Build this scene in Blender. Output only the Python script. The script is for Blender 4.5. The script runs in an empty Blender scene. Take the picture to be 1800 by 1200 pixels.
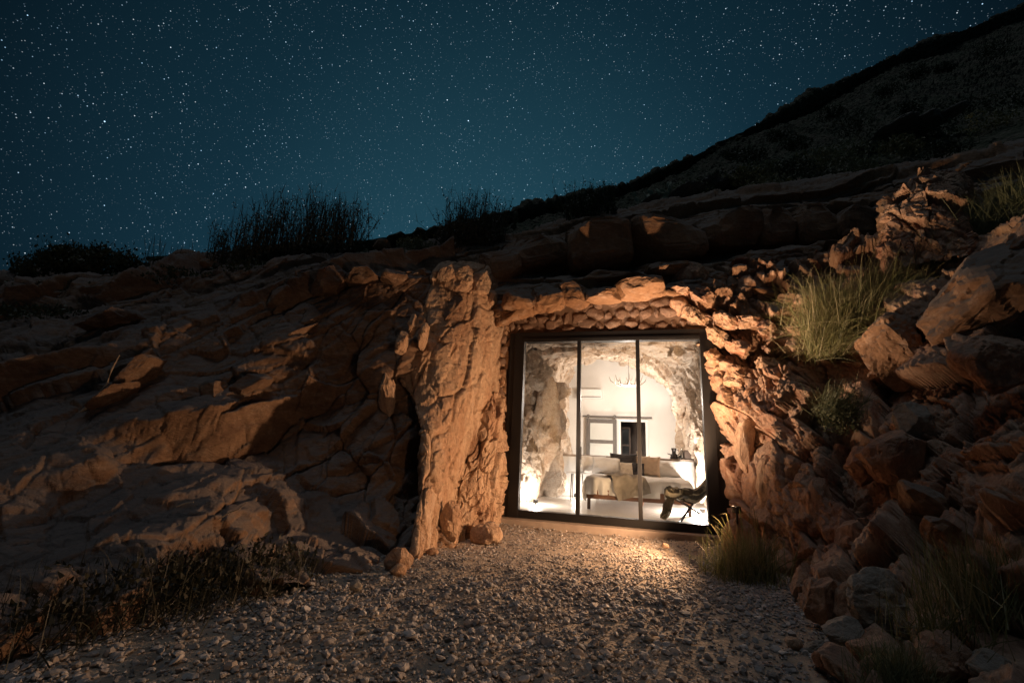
import bpy, math, random
import numpy as np
from mathutils import Matrix, Vector
random.seed(7)
RNG = np.random.default_rng(7)
SC = bpy.context.scene
COL = SC.collection
# ------------------------------------------------------------------ camera
F = 800.0; PITCH = math.radians(13.215); ROLL = math.radians(2.60); CAMH = 1.17
_f = np.array([0, math.cos(PITCH), math.sin(PITCH)]); _r = np.array([1.0, 0, 0]); _u = np.cross(_r, _f)
_r2 = _r*math.cos(ROLL)+_u*math.sin(ROLL); _u2 = -_r*math.sin(ROLL)+_u*math.cos(ROLL)
CAM = np.array([0, 0, CAMH])
cam = bpy.data.cameras.new('camera'); cam.lens = 16.0; cam.sensor_width = 36.0; cam.clip_end = 3000; cam.clip_start = .05
camo = bpy.data.objects.new('camera', cam); COL.objects.link(camo); SC.camera = camo
camo.matrix_world = Matrix(((_r2[0], _u2[0], -_f[0], 0), (_r2[1], _u2[1], -_f[1], 0), (_r2[2], _u2[2], -_f[2], CAMH), (0, 0, 0, 1)))

# ------------------------------------------------------------------ world: night sky with stars
W = bpy.data.worlds.new("World"); SC.world = W; W.use_nodes = True
nt = W.node_tree; nt.nodes.clear()
def N(t, typ, **kw):
    n = t.nodes.new(typ)
    for k, v in kw.items(): setattr(n, k, v)
    return n
def math_node(t, op, a, b=None, c=None, clamp=False):
    n = t.nodes.new('ShaderNodeMath'); n.operation = op; n.use_clamp = clamp
    for i, v in enumerate((a, b, c)):
        if v is None: continue
        if isinstance(v, (int, float)): n.inputs[i].default_value = v
        else: t.links.new(v, n.inputs[i])
    return n.outputs[0]
tc = N(nt, 'ShaderNodeTexCoord')
dirv = tc.outputs['Generated']
dot = N(nt, 'ShaderNodeVectorMath', operation='DOT_PRODUCT'); dot.inputs[1].default_value = Vector((-0.02, .93, .36)).normalized()
nt.links.new(dirv, dot.inputs[0])
ramp = N(nt, 'ShaderNodeValToRGB'); nt.links.new(dot.outputs['Value'], ramp.inputs[0])
el = ramp.color_ramp.elements
el[0].position = .0; el[0].color = (.0035, .010, .017, 1)
el[1].position = 1.0; el[1].color = (.0165, .068, .102, 1)
e = el.new(.62); e.color = (.0025, .0085, .015, 1)
e = el.new(.86); e.color = (.0075, .033, .054, 1)
sepw = N(nt, 'ShaderNodeSeparateXYZ'); nt.links.new(dirv, sepw.inputs[0])
elev = N(nt, 'ShaderNodeMapRange'); nt.links.new(sepw.outputs[2], elev.inputs[0])
elev.inputs[1].default_value = .30; elev.inputs[2].default_value = .85; elev.inputs[3].default_value = 1.0; elev.inputs[4].default_value = .55
mulc = N(nt, 'ShaderNodeVectorMath', operation='SCALE'); nt.links.new(ramp.outputs[0], mulc.inputs[0]); nt.links.new(elev.outputs[0], mulc.inputs['Scale'])
last = mulc.outputs[0]
cl_ = N(nt, 'ShaderNodeTexNoise'); cl_.inputs['Scale'].default_value = 5; cl_.inputs['Detail'].default_value = 4; nt.links.new(dirv, cl_.inputs['Vector'])
clus = N(nt, 'ShaderNodeMapRange'); nt.links.new(cl_.outputs[0], clus.inputs[0]); clus.inputs[1].default_value = .35; clus.inputs[2].default_value = .65; clus.inputs[3].default_value = .75; clus.inputs[4].default_value = 1.25
def stars(scale, rad, gain, power, seedoff, last):
    vm = N(nt, 'ShaderNodeVectorMath', operation='ADD'); nt.links.new(dirv, vm.inputs[0]); vm.inputs[1].default_value = (seedoff, seedoff*.7, -seedoff*.3)
    v = N(nt, 'ShaderNodeTexVoronoi'); v.inputs['Scale'].default_value = scale; nt.links.new(vm.outputs[0], v.inputs['Vector'])
    m = N(nt, 'ShaderNodeMapRange'); nt.links.new(v.outputs['Distance'], m.inputs[0])
    m.inputs[1].default_value = rad; m.inputs[2].default_value = rad*.35; m.inputs[3].default_value = 0; m.inputs[4].default_value = 1
    s = N(nt, 'ShaderNodeSeparateColor'); nt.links.new(v.outputs['Color'], s.inputs[0])
    p = math_node(nt, 'POWER', s.outputs[0], power)
    b = math_node(nt, 'MULTIPLY', math_node(nt, 'MULTIPLY', math_node(nt, 'MULTIPLY', p, m.outputs[0]), clus.outputs[0]), gain)
    tint = N(nt, 'ShaderNodeMix', data_type='RGBA'); nt.links.new(s.outputs[1], tint.inputs[0])
    tint.inputs[6].default_value = (.42, .72, 1, 1); tint.inputs[7].default_value = (.85, .95, 1, 1)
    sc_ = N(nt, 'ShaderNodeVectorMath', operation='SCALE'); nt.links.new(tint.outputs[2], sc_.inputs[0]); nt.links.new(b, sc_.inputs['Scale'])
    ad = N(nt, 'ShaderNodeVectorMath', operation='ADD'); nt.links.new(last, ad.inputs[0]); nt.links.new(sc_.outputs[0], ad.inputs[1])
    return ad.outputs[0]
last = stars(290, .20, .42, 3.4, 3.3, last)
last = stars(170, .15, 1.3, 4.5, 1.3, last)
last = stars(75, .062, 1.9, 4.5, 5.3, last)
last = stars(26, .030, 4.0, 3.0, 2.1, last)
bg = N(nt, 'ShaderNodeBackground'); nt.links.new(last, bg.inputs[0]); bg.inputs[1].default_value = 1.0
out = N(nt, 'ShaderNodeOutputWorld'); nt.links.new(bg.outputs[0], out.inputs[0])
# faint moonlight
sun = bpy.data.lights.new('moon', 'SUN'); sun.energy = .25; sun.angle = math.radians(20); sun.color = (.80, .88, 1)
suno = bpy.data.objects.new('moon', sun); COL.objects.link(suno); suno.rotation_euler = (math.radians(3), math.radians(-8), 0)
SC.view_settings.view_transform = 'Standard'; SC.view_settings.look = 'None'; SC.view_settings.exposure = 0; SC.view_settings.gamma = 1
SC.view_settings.use_curve_mapping = False
SC.cycles.max_bounces = 8; SC.cycles.diffuse_bounces = 3; SC.cycles.transparent_max_bounces = 12
SC.cycles.sample_clamp_indirect = 3.0; SC.cycles.use_denoising = True

# ------------------------------------------------------------------ placing helpers
def ray(px, py): return _r2*((px-900)/F)+_u2*(-(py-600)/F)+_f
def at(px, py, Y):
    d = ray(px, py); return CAM+d*(Y/d[1])
def gr(px, py, z=0.0):
    d = ray(px, py); return CAM+d*((z-CAMH)/d[2])
YAW = -0.268
E1 = np.array([math.cos(YAW), math.sin(YAW), 0]); E2 = np.array([-math.sin(YAW), math.cos(YAW), 0]); O = np.array([.237, 8.0, 0])
def RL(u, v, z): return O+E1*u+E2*v+np.array([0, 0, z])
def uvz(px, py, v):      # room coordinates of a picture point at inward depth v
    d = ray(px, py); t = (v-np.dot(CAM-O, E2))/np.dot(d, E2); P = CAM+d*t
    return np.dot(P-O, E1), v, P[2]
def px_size(px, Y): return px*Y/F

# ------------------------------------------------------------------ object helpers
def tag(o, label=None, cat=None, group=None, kind=None):
    if label: o['label'] = label
    if cat: o['category'] = cat
    if group: o['group'] = group
    if kind: o['kind'] = kind
    return o
def thing(name, label, cat, loc=(0, 0, 0), rotz=0, group=None):
    o = bpy.data.objects.new(name, None); COL.objects.link(o); o.location = loc; o.rotation_euler = (0, 0, rotz)
    o.empty_display_size = .1
    return tag(o, label, cat, group)
def mesh_np(name, V, Q, mat, parent=None, smooth=True, loc=None):
    V = np.asarray(V, np.float32); Q = np.asarray(Q, np.int32)
    me = bpy.data.meshes.new(name); n = Q.shape[1]
    me.vertices.add(len(V)); me.vertices.foreach_set('co', V.ravel())
    me.loops.add(Q.size); me.loops.foreach_set('vertex_index', Q.ravel())
    me.polygons.add(len(Q)); me.polygons.foreach_set('loop_start', np.arange(0, Q.size, n, dtype=np.int32))
    me.polygons.foreach_set('loop_total', np.full(len(Q), n, np.int32))
    me.update(calc_edges=True)
    me.polygons.foreach_set('use_smooth', np.full(len(Q), smooth))
    if mat: me.materials.append(mat)
    o = bpy.data.objects.new(name, me); COL.objects.link(o)
    if parent: o.parent = parent
    if loc is not None: o.location = loc
    return o
class MB:
    def __init__(s): s.v = []; s.f = []
    def add(s, vs, fs):
        b = len(s.v); s.v += [tuple(map(float, p)) for p in vs]; s.f += [tuple(i+b for i in f) for f in fs]; return s
    def box(s, c, d, R=None):
        x, y, z = [q/2 for q in d]
        vs = [Vector(p) for p in ((-x, -y, -z), (x, -y, -z), (x, y, -z), (-x, y, -z), (-x, -y, z), (x, -y, z), (x, y, z), (-x, y, z))]
        if R: vs = [R @ p for p in vs]
        return s.add([p+Vector(c) for p in vs], [(3, 2, 1, 0), (4, 5, 6, 7), (0, 1, 5, 4), (1, 2, 6, 5), (2, 3, 7, 6), (3, 0, 4, 7)])
    def tube(s, pts, r, n=8):
        pts = [Vector(p) for p in pts]; rs = r if isinstance(r, (list, tuple)) else [r]*len(pts)
        b = []; up = Vector((.13, .27, .95))
        for i, p in enumerate(pts):
            d = (pts[min(i+1, len(pts)-1)]-pts[max(i-1, 0)]).normalized()
            a = d.cross(up if abs(d.dot(up)) < .95 else Vector((1, 0, 0))).normalized(); c = d.cross(a)
            b += [p+(a*math.cos(t)+c*math.sin(t))*rs[i] for t in [2*math.pi*k/n for k in range(n)]]
        f = [(i*n+k, i*n+(k+1) % n, (i+1)*n+(k+1) % n, (i+1)*n+k) for i in range(len(pts)-1) for k in range(n)]
        f += [tuple(range(n))[::-1], tuple((len(pts)-1)*n+k for k in range(n))]
        return s.add(b, f)
    def lathe(s, prof, c=(0, 0, 0), n=20):
        b = [(c[0]+r*math.cos(t), c[1]+r*math.sin(t), c[2]+z) for r, z in prof for t in [2*math.pi*k/n for k in range(n)]]
        m = len(prof)
        f = [(i*n+k, i*n+(k+1) % n, (i+1)*n+(k+1) % n, (i+1)*n+k) for i in range(m-1) for k in range(n)]
        f += [tuple(range(n))[::-1], tuple((m-1)*n+k for k in range(n))]
        return s.add(b, f)
    def build(s, name, mat, parent=None, bevel=0, smooth=False):
        me = bpy.data.meshes.new(name); me.from_pydata(s.v, [], s.f); me.update()
        if mat: me.materials.append(mat)
        if smooth: me.polygons.foreach_set('use_smooth', [True]*len(me.polygons))
        o = bpy.data.objects.new(name, me); COL.objects.link(o)
        if parent: o.parent = parent
        if bevel:
            m = o.modifiers.new('bevel', 'BEVEL'); m.width = bevel; m.segments = 2; m.limit_method = 'ANGLE'
        return o

# ------------------------------------------------------------------ noise in numpy
def _h(ix, iy, iz, s):
    n = (ix*np.int64(73856093)) ^ (iy*np.int64(19349663)) ^ (iz*np.int64(83492791)) ^ np.int64(s*2654435+12345)
    n = (n ^ (n >> 13))*np.int64(1274126177) & np.int64(0x7fffffffffff)
    n = (n ^ (n >> 16))*np.int64(668265263) & np.int64(0x7fffffffffff)
    return ((n ^ (n >> 15)) & 0xffffff)/float(0xffffff)
def vnoise(P, s=0):
    i = np.floor(P).astype(np.int64); f = P-i; f = f*f*(3-2*f); r = 0
    for dx in (0, 1):
        for dy in (0, 1):
            for dz in (0, 1):
                w = (f[:, 0] if dx else 1-f[:, 0])*(f[:, 1] if dy else 1-f[:, 1])*(f[:, 2] if dz else 1-f[:, 2])
                r = r+w*_h(i[:, 0]+dx, i[:, 1]+dy, i[:, 2]+dz, s)
    return r*2-1
def fbm(P, s=0, o=4, g=.5):
    r = 0; a = 1.0
    for k in range(o): r = r+a*vnoise(P*(2.03**k)+k*7.1, s+k*17); a *= g
    return r
def worley(P, s=0):
    c = np.floor(P).astype(np.int64); n = len(P)
    F1 = np.full(n, 9.0); F2 = np.full(n, 9.0); C = np.zeros((n, 3)); ID = np.zeros((n, 3), np.int64)
    for dx in (-1, 0, 1):
        for dy in (-1, 0, 1):
            for dz in (-1, 0, 1):
                q = c+np.array([dx, dy, dz])
                pt = np.stack([q[:, 0]+_h(q[:, 0], q[:, 1], q[:, 2], s+1), q[:, 1]+_h(q[:, 0], q[:, 1], q[:, 2], s+2), q[:, 2]+_h(q[:, 0], q[:, 1], q[:, 2], s+3)], 1)
                d = np.sqrt(((P-pt)**2).sum(1)); nr = d < F1
                F2 = np.where(nr, F1, np.minimum(F2, d)); F1 = np.where(nr, d, F1)
                C[nr] = pt[nr]; ID[nr] = q[nr]
    return F1, F2, C, ID
def rotm(ax, deg): return np.array(Matrix.Rotation(math.radians(deg), 3, ax))
def facet(P, size, R=None, amp=.1, crack=.05, tilt=1.0, warp=.35, step=.6, seed=0, cw=.10):
    """broken-rock relief: every cell is a tilted flat face with its own height, cracks between"""
    Q = P if R is None else P@np.asarray(R)      # R columns: long, out, thin axis
    Q = Q/np.asarray(size)
    Wp = np.stack([vnoise(Q*.9+11, seed+5), vnoise(Q*.9+37, seed+6), vnoise(Q*.9+71, seed+7)], 1)*warp
    Wp += np.stack([vnoise(Q*4+1, seed+8), vnoise(Q*4+3, seed+9), vnoise(Q*4+7, seed+10)], 1)*warp*.18
    Q = Q+Wp
    F1, F2, C, ID = worley(Q, seed)
    h0 = _h(ID[:, 0], ID[:, 1], ID[:, 2], seed+11)*2-1
    tv = np.stack([_h(ID[:, 0], ID[:, 1], ID[:, 2], seed+12+k)*2-1 for k in range(3)], 1)
    hh = step*h0+tilt*(tv*(Q-C)).sum(1)
    e = np.clip((F2-F1)/cw, 0, 1); e = e*e*(3-2*e)
    return amp*hh-crack*(1-e)

# ------------------------------------------------------------------ patches: surfaces through nets of points in space
def cr(p0, p1, p2, p3, t):
    return .5*((2*p1)+(-p0+p2)*t+(2*p0-5*p1+4*p2-p3)*t*t+(-p0+3*p1-3*p2+p3)*t**3)
def resample(A, n):
    """A: (k, m, 3) -> (n, m, 3) Catmull-Rom along the first axis"""
    k = len(A); t = np.linspace(0, k-1, n); i = np.minimum(t.astype(int), k-2); f = (t-i)[:, None, None]
    P = np.concatenate([A[:1]*2-A[1:2], A, A[-1:]*2-A[-2:-1]])
    return cr(P[i], P[i+1], P[i+2], P[i+3], f)
def patch(name, net, ru, rv, disp, mat, kind='structure', parent=None, smooth=False, world=False, face=None, post=None, flip=False):
    A = np.array(net if world else [[at(*p) for p in row] for row in net], float)
    G = resample(A, rv); G = resample(G.transpose(1, 0, 2), ru).transpose(1, 0, 2)
    du = np.gradient(G, axis=1); dv = np.gradient(G, axis=0); nn = np.cross(du, dv)
    nn /= np.linalg.norm(nn, axis=2, keepdims=True)+1e-9
    ref = CAM if face is None else np.asarray(face)
    c = (rv//2, ru//2)
    sg = np.sign((nn*(ref-G)).sum(2).mean()); nn *= sg
    V = G.reshape(-1, 3).copy(); M = nn.reshape(-1, 3); d = np.zeros(len(V))
    for fn in disp: d += fn(V)
    V2 = V+M*d[:, None]
    if post is not None: V2 = post(V2)
    idx = np.arange(ru*rv).reshape(rv, ru)
    Q = np.stack([idx[:-1, :-1], idx[:-1, 1:], idx[1:, 1:], idx[1:, :-1]], -1).reshape(-1, 4)
    if sg < 0: Q = Q[:, ::-1]
    o = mesh_np(name, V2, Q, mat, parent, smooth)
    if kind: o['kind'] = kind
    return o
def FN(*a, **k): return lambda P: facet(P, *a, **k)
def FB(sc, amp, seed=0, o=4, R=None):
    return lambda P: amp*fbm((P if R is None else P@R)*np.asarray(sc), seed, o)
# rock frames: columns are (long axis, out axis, thin axis)
def frame_dir(long, out=(0, -1, 0)):
    l = np.array(long, float); l /= np.linalg.norm(l); o_ = np.array(out, float); o_ -= l*np.dot(o_, l); o_ /= np.linalg.norm(o_)
    return np.stack([l, o_, np.cross(l, o_)], 1)

def terrace(per, amp, nrm, seed=0, warp=.35, lip=.10, wf=.6, jag=.05, mod=.55):
    """overlapping beds: each bed swells out towards its lower lip and is undercut below it"""
    nrm = np.array(nrm, float); nrm /= np.linalg.norm(nrm)
    def fn(P):
        t = -(P@nrm)/per+warp*fbm(P*wf, seed, 3)+jag*fbm(P*4.5, seed+4, 3)
        i = np.floor(t); f = t-i; z0 = (i*0).astype(np.int64)
        a = amp*(1-mod+mod*2*_h(i.astype(np.int64), z0, z0, seed+9))*np.clip(.65+.9*vnoise(P*.8+i[:, None]*5.3, seed+7), .1, 1.5)
        up = np.clip(f/(1-lip), 0, 1)**1.3; dn = np.clip((1-f)/lip, 0, 1)
        return a*(np.minimum(up, dn)-.4)
    return fn
_ico = {}
def ico(n):
    if n not in _ico:
        import bmesh
        bm = bmesh.new(); bmesh.ops.create_icosphere(bm, subdivisions=n, radius=1)
        V = np.array([v.co[:] for v in bm.verts]); T = np.array([[v.index for v in f.verts] for f in bm.faces]); bm.free()
        _ico[n] = (V, T)
    return _ico[n]
def rock_verts(sub, dims, seed, planes=14, keep=.72, boxy=.0, rough=.02, R=None):
    V, T = ico(sub); V = V.copy(); g = np.random.default_rng(seed)
    if boxy: V = np.sign(V)*np.abs(V)**(1-boxy); V /= np.abs(V).max()
    n = g.normal(size=(planes, 3)); n /= np.linalg.norm(n, axis=1, keepdims=True)
    for k in range(planes):
        d = keep+g.random()*.22; s = V@n[k]-d; V = V-n[k]*np.maximum(s, 0)[:, None]
    V = V*np.asarray(dims)
    m = np.linalg.norm(dims)/1.7
    if rough:
        nr = V/np.linalg.norm(V, axis=1, keepdims=True)
        V = V+nr*(fbm(V/m*3+seed, seed, 4)*rough*m)[:, None]
        V = V+nr*facet(V+seed, (m*.35,)*3, amp=rough*m*.8, crack=rough*m*.5, seed=seed)[:, None]
    if R is not None: V = V@np.asarray(R).T
    return V, T
def rock(name, c, dims, seed, mat, parent=None, sub=4, smooth=False, **k):
    V, T = rock_verts(sub, dims, seed, **k)
    if parent is None: return mesh_np(name, V, T, mat, None, smooth, loc=c)
    return mesh_np(name, V+np.asarray(c), T, mat, parent, smooth)

# ------------------------------------------------------------------ materials
def bsdf(name, col=(.5, .5, .5), rough=.7, metal=0, **kw):
    m = bpy.data.materials.new(name); m.use_nodes = True; b = m.node_tree.nodes['Principled BSDF']
    b.inputs['Base Color'].default_value = (*col, 1); b.inputs['Roughness'].default_value = rough; b.inputs['Metallic'].default_value = metal
    for k, v in kw.items(): b.inputs[k].default_value = v
    return m
def noisy(m, scale, cols, bump=.0, bscale=None, detail=8, dist=.01, vec=None):
    t = m.node_tree; b = t.nodes['Principled BSDF']
    tc = t.nodes.new('ShaderNodeTexCoord'); src = tc.outputs['Object']
    if vec:
        mp = t.nodes.new('ShaderNodeMapping'); mp.inputs['Scale'].default_value = vec; t.links.new(src, mp.inputs[0]); src = mp.outputs[0]
    n = t.nodes.new('ShaderNodeTexNoise'); n.inputs['Scale'].default_value = scale; n.inputs['Detail'].default_value = detail; t.links.new(src, n.inputs['Vector'])
    r = t.nodes.new('ShaderNodeValToRGB'); t.links.new(n.outputs[0], r.inputs[0]); e = r.color_ramp.elements
    k = len(cols); e[0].position = .3; e[0].color = (*cols[0], 1); e[1].position = .7; e[1].color = (*cols[-1], 1)
    for i in range(1, k-1): x = e.new(.3+.4*i/(k-1)); x.color = (*cols[i], 1)
    t.links.new(r.outputs[0], b.inputs['Base Color'])
    if bump:
        n2 = t.nodes.new('ShaderNodeTexNoise'); n2.inputs['Scale'].default_value = bscale or scale*4; n2.inputs['Detail'].default_value = 6; t.links.new(src, n2.inputs['Vector'])
        bp = t.nodes.new('ShaderNodeBump'); bp.inputs['Strength'].default_value = bump; bp.inputs['Distance'].default_value = dist
        t.links.new(n2.outputs[0], bp.inputs['Height']); t.links.new(bp.outputs[0], b.inputs['Normal'])
    return m
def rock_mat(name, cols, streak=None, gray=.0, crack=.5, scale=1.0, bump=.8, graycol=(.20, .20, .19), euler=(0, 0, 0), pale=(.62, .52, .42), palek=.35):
    m = bsdf(name, rough=.88); t = m.node_tree; b = t.nodes['Principled BSDF']; L = t.links
    b.inputs['Specular IOR Level'].default_value = .25
    geo = t.nodes.new('ShaderNodeNewGeometry')
    mp = t.nodes.new('ShaderNodeMapping'); mp.inputs['Rotation'].default_value = euler; mp.inputs['Scale'].default_value = streak or (1, 1, 1)
    L.new(geo.outputs['Position'], mp.inputs[0]); P = mp.outputs[0]
    def noise(s, d=8, r=.55, dis=0.0, src=P):
        n = t.nodes.new('ShaderNodeTexNoise'); n.inputs['Scale'].default_value = s*scale; n.inputs['Detail'].default_value = d; n.inputs['Roughness'].default_value = r; n.inputs['Distortion'].default_value = dis
        L.new(src, n.inputs['Vector']); return n
    n1 = noise(1.1, 9, .62, .6)
    r = t.nodes.new('ShaderNodeValToRGB'); L.new(n1.outputs[0], r.inputs[0]); e = r.color_ramp.elements; k = len(cols)
    e[0].position = .30; e[0].color = (*cols[0], 1); e[1].position = .70; e[1].color = (*cols[-1], 1)
    for i in range(1, k-1): x = e.new(.30+.40*i/(k-1)); x.color = (*cols[i], 1)
    c = r.outputs[0]
    def mix(fac, a, colour, mode='MIX'):
        n = t.nodes.new('ShaderNodeMix'); n.data_type = 'RGBA'; n.blend_type = mode; L.new(a, n.inputs[6])
        if isinstance(fac, (int, float)): n.inputs[0].default_value = fac
        else: L.new(fac, n.inputs[0])
        if isinstance(colour, tuple): n.inputs[7].default_value = (*colour, 1)
        else: L.new(colour, n.inputs[7])
        return n.outputs[2]
    def rng(v, a, b_, lo=0.0, hi=1.0):
        n = t.nodes.new('ShaderNodeMapRange'); L.new(v, n.inputs[0])
        for i, q in enumerate((a, b_, lo, hi)): n.inputs[i+1].default_value = q
        return n.outputs[0]
    n2 = noise(6, 8, .7, .3); c = mix(math_node(t, 'MULTIPLY', rng(n2.outputs[0], .52, .72), palek), c, pale)
    n3 = noise(22, 6, .7); c = mix(rng(n3.outputs[0], .35, .65, .0, .55), c, mix(1.0, c, (.42, .36, .33), 'MULTIPLY'))
    # cracks
    wr = noise(3, 4, .6); av = t.nodes.new('ShaderNodeMix'); av.data_type = 'VECTOR'; av.inputs[0].default_value = .22
    L.new(P, av.inputs[4]); L.new(wr.outputs['Color'], av.inputs[5])
    v = t.nodes.new('ShaderNodeTexVoronoi'); v.feature = 'DISTANCE_TO_EDGE'; v.inputs['Scale'].default_value = 4.2*scale; L.new(av.outputs[1], v.inputs['Vector'])
    ck = rng(v.outputs['Distance'], .0, .05, 1, 0)
    v2 = t.nodes.new('ShaderNodeTexVoronoi'); v2.feature = 'DISTANCE_TO_EDGE'; v2.inputs['Scale'].default_value = 11*scale; L.new(av.outputs[1], v2.inputs['Vector'])
    ck2 = rng(v2.outputs['Distance'], .0, .05, 1, 0)
    c = mix(math_node(t, 'MULTIPLY', ck, crack*.28), c, (.05, .03, .02))
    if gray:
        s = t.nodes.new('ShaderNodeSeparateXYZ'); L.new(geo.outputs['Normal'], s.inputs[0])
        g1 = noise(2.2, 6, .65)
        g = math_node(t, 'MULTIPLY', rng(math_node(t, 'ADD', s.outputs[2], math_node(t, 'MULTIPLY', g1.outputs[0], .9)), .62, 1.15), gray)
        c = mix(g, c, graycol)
    L.new(c, b.inputs['Base Color'])
    # bump
    nb1 = noise(9, 10, .72, .4); nb2 = noise(48, 6, .7)
    h = math_node(t, 'ADD', nb1.outputs[0], math_node(t, 'MULTIPLY', nb2.outputs[0], .30))
    h = math_node(t, 'SUBTRACT', h, math_node(t, 'MULTIPLY', ck, crack*.22))
    h = math_node(t, 'SUBTRACT', h, math_node(t, 'MULTIPLY', ck2, crack*.08))
    bp = t.nodes.new('ShaderNodeBump'); bp.inputs['Strength'].default_value = bump; bp.inputs['Distance'].default_value = .05
    L.new(h, bp.inputs['Height']); L.new(bp.outputs[0], b.inputs['Normal'])
    return m
M = {}
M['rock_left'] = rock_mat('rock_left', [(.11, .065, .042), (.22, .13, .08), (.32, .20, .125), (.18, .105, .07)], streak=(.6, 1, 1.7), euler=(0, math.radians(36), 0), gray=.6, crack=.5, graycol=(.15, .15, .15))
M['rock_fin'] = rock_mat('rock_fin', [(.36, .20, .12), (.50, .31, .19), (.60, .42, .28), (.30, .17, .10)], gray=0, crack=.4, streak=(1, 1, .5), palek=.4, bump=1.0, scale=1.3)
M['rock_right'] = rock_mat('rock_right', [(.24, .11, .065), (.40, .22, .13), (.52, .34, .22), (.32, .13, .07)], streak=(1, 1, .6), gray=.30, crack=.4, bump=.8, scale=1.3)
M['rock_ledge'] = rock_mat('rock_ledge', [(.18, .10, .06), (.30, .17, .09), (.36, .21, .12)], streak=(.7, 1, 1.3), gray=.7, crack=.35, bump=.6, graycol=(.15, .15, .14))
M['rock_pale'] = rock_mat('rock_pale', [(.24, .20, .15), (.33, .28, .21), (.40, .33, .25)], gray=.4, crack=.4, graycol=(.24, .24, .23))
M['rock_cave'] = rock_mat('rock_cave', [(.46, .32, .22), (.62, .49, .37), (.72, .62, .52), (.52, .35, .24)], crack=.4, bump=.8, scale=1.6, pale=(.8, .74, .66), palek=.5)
M['masonry'] = rock_mat('masonry', [(.13, .085, .06), (.24, .155, .11), (.20, .14, .105)], crack=.15, bump=.6, scale=2)
M['mortar'] = noisy(bsdf('mortar', rough=.95), 9, [(.12, .075, .05), (.19, .12, .08)], .6, 40)
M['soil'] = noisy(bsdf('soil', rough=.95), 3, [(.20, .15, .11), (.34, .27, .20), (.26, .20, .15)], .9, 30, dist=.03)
M['hill'] = noisy(bsdf('hill', rough=.95), .7, [(.035, .042, .022), (.095, .085, .055), (.055, .068, .036), (.17, .15, .11)], 1.0, 6, dist=.2)
def pebble_mat():
    m = bsdf('pebble', rough=.8); t = m.node_tree; b = t.nodes['Principled BSDF']; L = t.links
    geo = t.nodes.new('ShaderNodeNewGeometry')
    r = t.nodes.new('ShaderNodeValToRGB'); L.new(geo.outputs['Random Per Island'], r.inputs[0]); e = r.color_ramp.elements; r.color_ramp.interpolation = 'LINEAR'
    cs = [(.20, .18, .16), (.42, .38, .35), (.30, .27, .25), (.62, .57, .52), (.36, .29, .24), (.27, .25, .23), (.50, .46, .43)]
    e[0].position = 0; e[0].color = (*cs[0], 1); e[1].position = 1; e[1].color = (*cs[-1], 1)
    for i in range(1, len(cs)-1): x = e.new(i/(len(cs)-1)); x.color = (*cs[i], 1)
    n = t.nodes.new('ShaderNodeTexNoise'); n.inputs['Scale'].default_value = 60; n.inputs['Detail'].default_value = 6; L.new(geo.outputs['Position'], n.inputs['Vector'])
    mx = t.nodes.new('ShaderNodeMix'); mx.data_type = 'RGBA'; mx.blend_type = 'MULTIPLY'; mx.inputs[0].default_value = .5
    L.new(r.outputs[0], mx.inputs[6]); L.new(n.outputs[0], mx.inputs[7]); L.new(mx.outputs[2], b.inputs['Base Color'])
    bp = t.nodes.new('ShaderNodeBump'); bp.inputs['Strength'].default_value = .5; bp.inputs['Distance'].default_value = .01; L.new(n.outputs[0], bp.inputs['Height']); L.new(bp.outputs[0], b.inputs['Normal'])
    return m
M['pebble'] = pebble_mat()
def leaf_mat(name, cols, trans=.25):
    m = bsdf(name, rough=.6); t = m.node_tree; b = t.nodes['Principled BSDF']; L = t.links
    geo = t.nodes.new('ShaderNodeNewGeometry'); r = t.nodes.new('ShaderNodeValToRGB'); L.new(geo.outputs['Random Per Island'], r.inputs[0]); e = r.color_ramp.elements
    e[0].color = (*cols[0], 1); e[1].color = (*cols[-1], 1)
    for i in range(1, len(cols)-1): x = e.new(i/(len(cols)-1)); x.color = (*cols[i], 1)
    L.new(r.outputs[0], b.inputs['Base Color'])
    tr = t.nodes.new('ShaderNodeBsdfTranslucent'); L.new(r.outputs[0], tr.inputs[0]); mx = t.nodes.new('ShaderNodeMixShader'); mx.inputs[0].default_value = trans
    L.new(b.outputs[0], mx.inputs[1]); L.new(tr.outputs[0], mx.inputs[2]); L.new(mx.outputs[0], t.nodes['Material Output'].inputs[0])
    return m
M['grass'] = leaf_mat('grass', [(.08, .09, .025), (.15, .155, .05), (.26, .22, .10), (.11, .12, .035), (.34, .28, .16), (.10, .11, .03)])
M['dry_grass'] = leaf_mat('dry_grass', [(.05, .045, .03), (.16, .13, .08), (.03, .035, .02), (.08, .08, .04)])
M['dark_leaf'] = leaf_mat('dark_leaf', [(.025, .035, .015), (.06, .07, .03), (.04, .05, .02)])
M['weed'] = leaf_mat('weed', [(.012, .014, .006), (.03, .03, .014), (.05, .04, .02)])
M['sage'] = leaf_mat('sage', [(.12, .13, .06), (.20, .21, .11), (.08, .10, .04)])
M['pale_leaf'] = leaf_mat('pale_leaf', [(.22, .27, .18), (.32, .36, .26)])
M['twig'] = bsdf('twig', (.10, .075, .05), .9)
M['twig_pale'] = bsdf('twig_pale', (.38, .30, .22), .9)
M['black_metal'] = noisy(bsdf('black_metal', rough=.45), 30, [(.003, .003, .003), (.006, .005, .005)], .1, 120, dist=.002)
M['concrete'] = noisy(bsdf('concrete', rough=.85), 5, [(.26, .20, .16), (.36, .29, .23)], .4, 50, dist=.004)
M['plaster'] = noisy(bsdf('plaster', rough=.9), 1.3, [(.70, .68, .65), (.78, .76, .73)], .15, 24, dist=.004)
M['floor'] = noisy(bsdf('floor', rough=.35), 1.6, [(.60, .55, .49), (.70, .66, .60)], .05, 30, dist=.002)
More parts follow.
